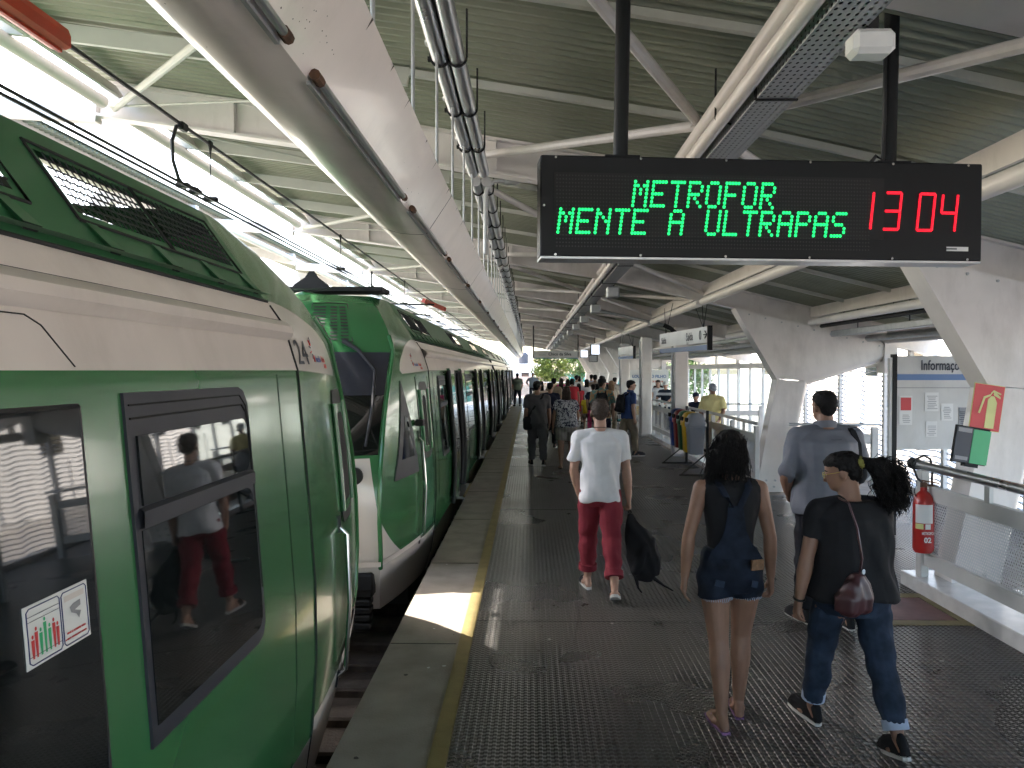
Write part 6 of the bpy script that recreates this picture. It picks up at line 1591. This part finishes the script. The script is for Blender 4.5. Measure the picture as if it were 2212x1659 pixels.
person('woman in red top with her hair pinned up', 1.42, 27.2, 1.64, -20, lod=2, fem=True, skin='skin_a', bulk=1.1, top=('tank', 'c_red', .48, .3, 1.05), bottom=('pants', 'c_navy', 1.93, 1.0), hair=('bun', 'hair_black'), seed=15)
person('girl with long black hair in a red dress', 1.72, 28.4, 1.46, 0, lod=2, fem=True, skin='skin_b', top=('dress', 'c_red', .48, .4, 1.05), bottom=('skirt', 'c_red', .33, 1.1), hair=('long', 'hair_black'), seed=16)
person('woman with long dark hair and a grey top in mid crowd', 1.08, 28.0, 1.56, 0, lod=2, fem=True, top=('tee', 'c_beige', .48, .6, 1.05), bottom=('pants', 'c_charcoal', 1.93, 1.0), hair=('long', 'hair_brown'), seed=17)
person('curly haired person in a beige top beyond the crossbody bag man', .30, 22.6, 1.62, 0, lod=1, fem=True, skin='skin_a', top=('tee', 'c_beige', .48, .6, 1.05), bottom=('pants', 'c_charcoal', 1.93, 1.0), hair=('bob', 'hair_black'), seed=18)
person('guard in green uniform and cap standing by the train doors', -.68, 43.5, 1.76, 12, lod=2, bulk=1.1, legs=((2, 0, 5), (-3, -3, 5)), arms=((0, 10, 35, -10, 40), (0, 14, 20, -10, 40)), top=('shirt', 'c_uniform', .48, .8, 1.05), bottom=('pants', 'c_vest', 1.93, 1.05), hair=('short', 'hair_black'), cap='c_black', group='station guards', seed=19)
person('guard with hands on hips facing the camera near the platform end', .17, 49.5, 1.76, 170, lod=2, bulk=1.1, legs=((2, 0, 5), (-3, -3, 5)), arms=((-6, 42, 10, -48, 40), (-6, 42, 10, -48, 40)), top=('shirt', 'c_lightblue', .48, .9, 1.05), bottom=('pants', 'c_vest', 1.93, 1.05), hair=('short', 'hair_black'), face=True, group='station guards', seed=20)
GB = 'people beyond the stair railing'
person('woman with long hair and white top standing before the billboard', 4.28, 27.0, 1.60, 165, lod=2, fem=True, skin='skin_a', top=('tank', 'c_white', .48, .3, 1.05), bottom=('pants', 'c_jeans', 1.93, 1.0), hair=('long', 'hair_brown'), face=True, group=GB, seed=21)
person('man in white cap and navy striped shirt leaning on the railing', 4.22, 25.0, 1.58, 150, lod=1, lean=8, skin='skin_a', top=('tee', 'c_navystripe', .48, .8, 1.05), bottom=('pants', 'c_jeans', 1.93, 1.0), hair=('short', 'hair_black'), cap='cap_white', face=True, arms=((30, 14, 62, -30, 40), (30, 14, 60, -30, 40)), group=GB, seed=22)
p23, k23 = person('man in grey cap and open pale yellow shirt behind the stair railing', 3.92, 17.3, 1.64, 150, lod=1, lean=6, skin='skin_b', bulk=1.12, top=('shirt', 'c_paleyellow', .45, .85, 1.10), bottom=('shorts', 'c_khaki', .95, 1.1), hair=('short', 'hair_grey'), cap='cap_grey', face=True, head=(30, -14), arms=((20, 14, 40, -10, 40), (0, 16, 12, 6, 40)), group=GB, seed=23)
m = MB(); yq = .142; m.prism([(-.012, k23['Z'](.60)), (.03, k23['Z'](.66)), (.04, k23['Z'](.80)), (-.03, k23['Z'](.80)), (-.03, k23['Z'](.66))], yq - .01, yq + .008, 'Y'); m.build('bare_chest', 'skin_b', p23)
person('man with dark cap whose head shows low behind the railing', 3.95, 19.2, 1.40, 140, lod=1, skin='skin_b', top=('tee', 'c_navy', .48, .8, 1.05), bottom=('pants', 'c_jeans', 1.93, 1.0), hair=('short', 'hair_black'), cap='c_navy', face=True, group=GB, seed=24)
person('person in cream shirt with a red bag half hidden by the farthest post', 3.18, 30.4, 1.66, -30, lod=2, skin='skin_b', top=('tee', 'c_cream', .48, .7, 1.05), bottom=('pants', 'c_red', 1.93, 1.05), hair=('short', 'hair_black'), seed=25)

# ---------------- more of the crowd
for i, (lab, x, y, h, yaw, fem, tp, bt, hr) in enumerate((
    ('man in white T-shirt far inside the crowd', 1.9, 33.0, 1.72, 0, False, 'c_white', 'c_jeans', ('short', 'hair_black')),
    ('woman in pink top deep in the crowd', 1.3, 33.5, 1.60, 0, True, 'c_pink', 'c_jeans', ('long', 'hair_brown')),
    ('man in pale blue shirt at the rear of the crowd', 2.7, 35.5, 1.74, 0, False, 'c_lightblue', 'c_charcoal', ('short', 'hair_black')),
    ('woman in white blouse beside the tall men', 2.05, 29.2, 1.60, -6, True, 'c_white', 'c_navy', ('long', 'hair_black')),
    ('man in khaki shirt near the left of the crowd', .75, 25.4, 1.68, 0, False, 'c_khaki', 'c_jeans', ('short', 'hair_black')),
    ('woman in cream dress walking behind the girl in red', 1.45, 31.0, 1.58, 0, True, 'c_cream', 'c_cream', ('bob', 'hair_brown')),
    ('man in red T-shirt close to the farthest post', 2.85, 31.5, 1.70, 0, False, 'c_red', 'c_charcoal', ('short', 'hair_black')),
    ('person in pale yellow top at the front of the far crowd', 2.3, 38.0, 1.66, 0, True, 'c_paleyellow', 'c_jeans', ('bob', 'hair_black')))):
    person(lab, x, y, h, yaw, lod=2, fem=fem, skin=['skin_a', 'skin_b'][i % 2], top=('tee', tp, .48, .7, 1.05), bottom=('pants', bt, 1.93, 1.02), hair=hr, legs=((14, 8, 2), (-10, -28, 2)) if i % 2 else ((-10, -28, 2), (14, 8, 2)), seed=30 + i)
flush_queue()
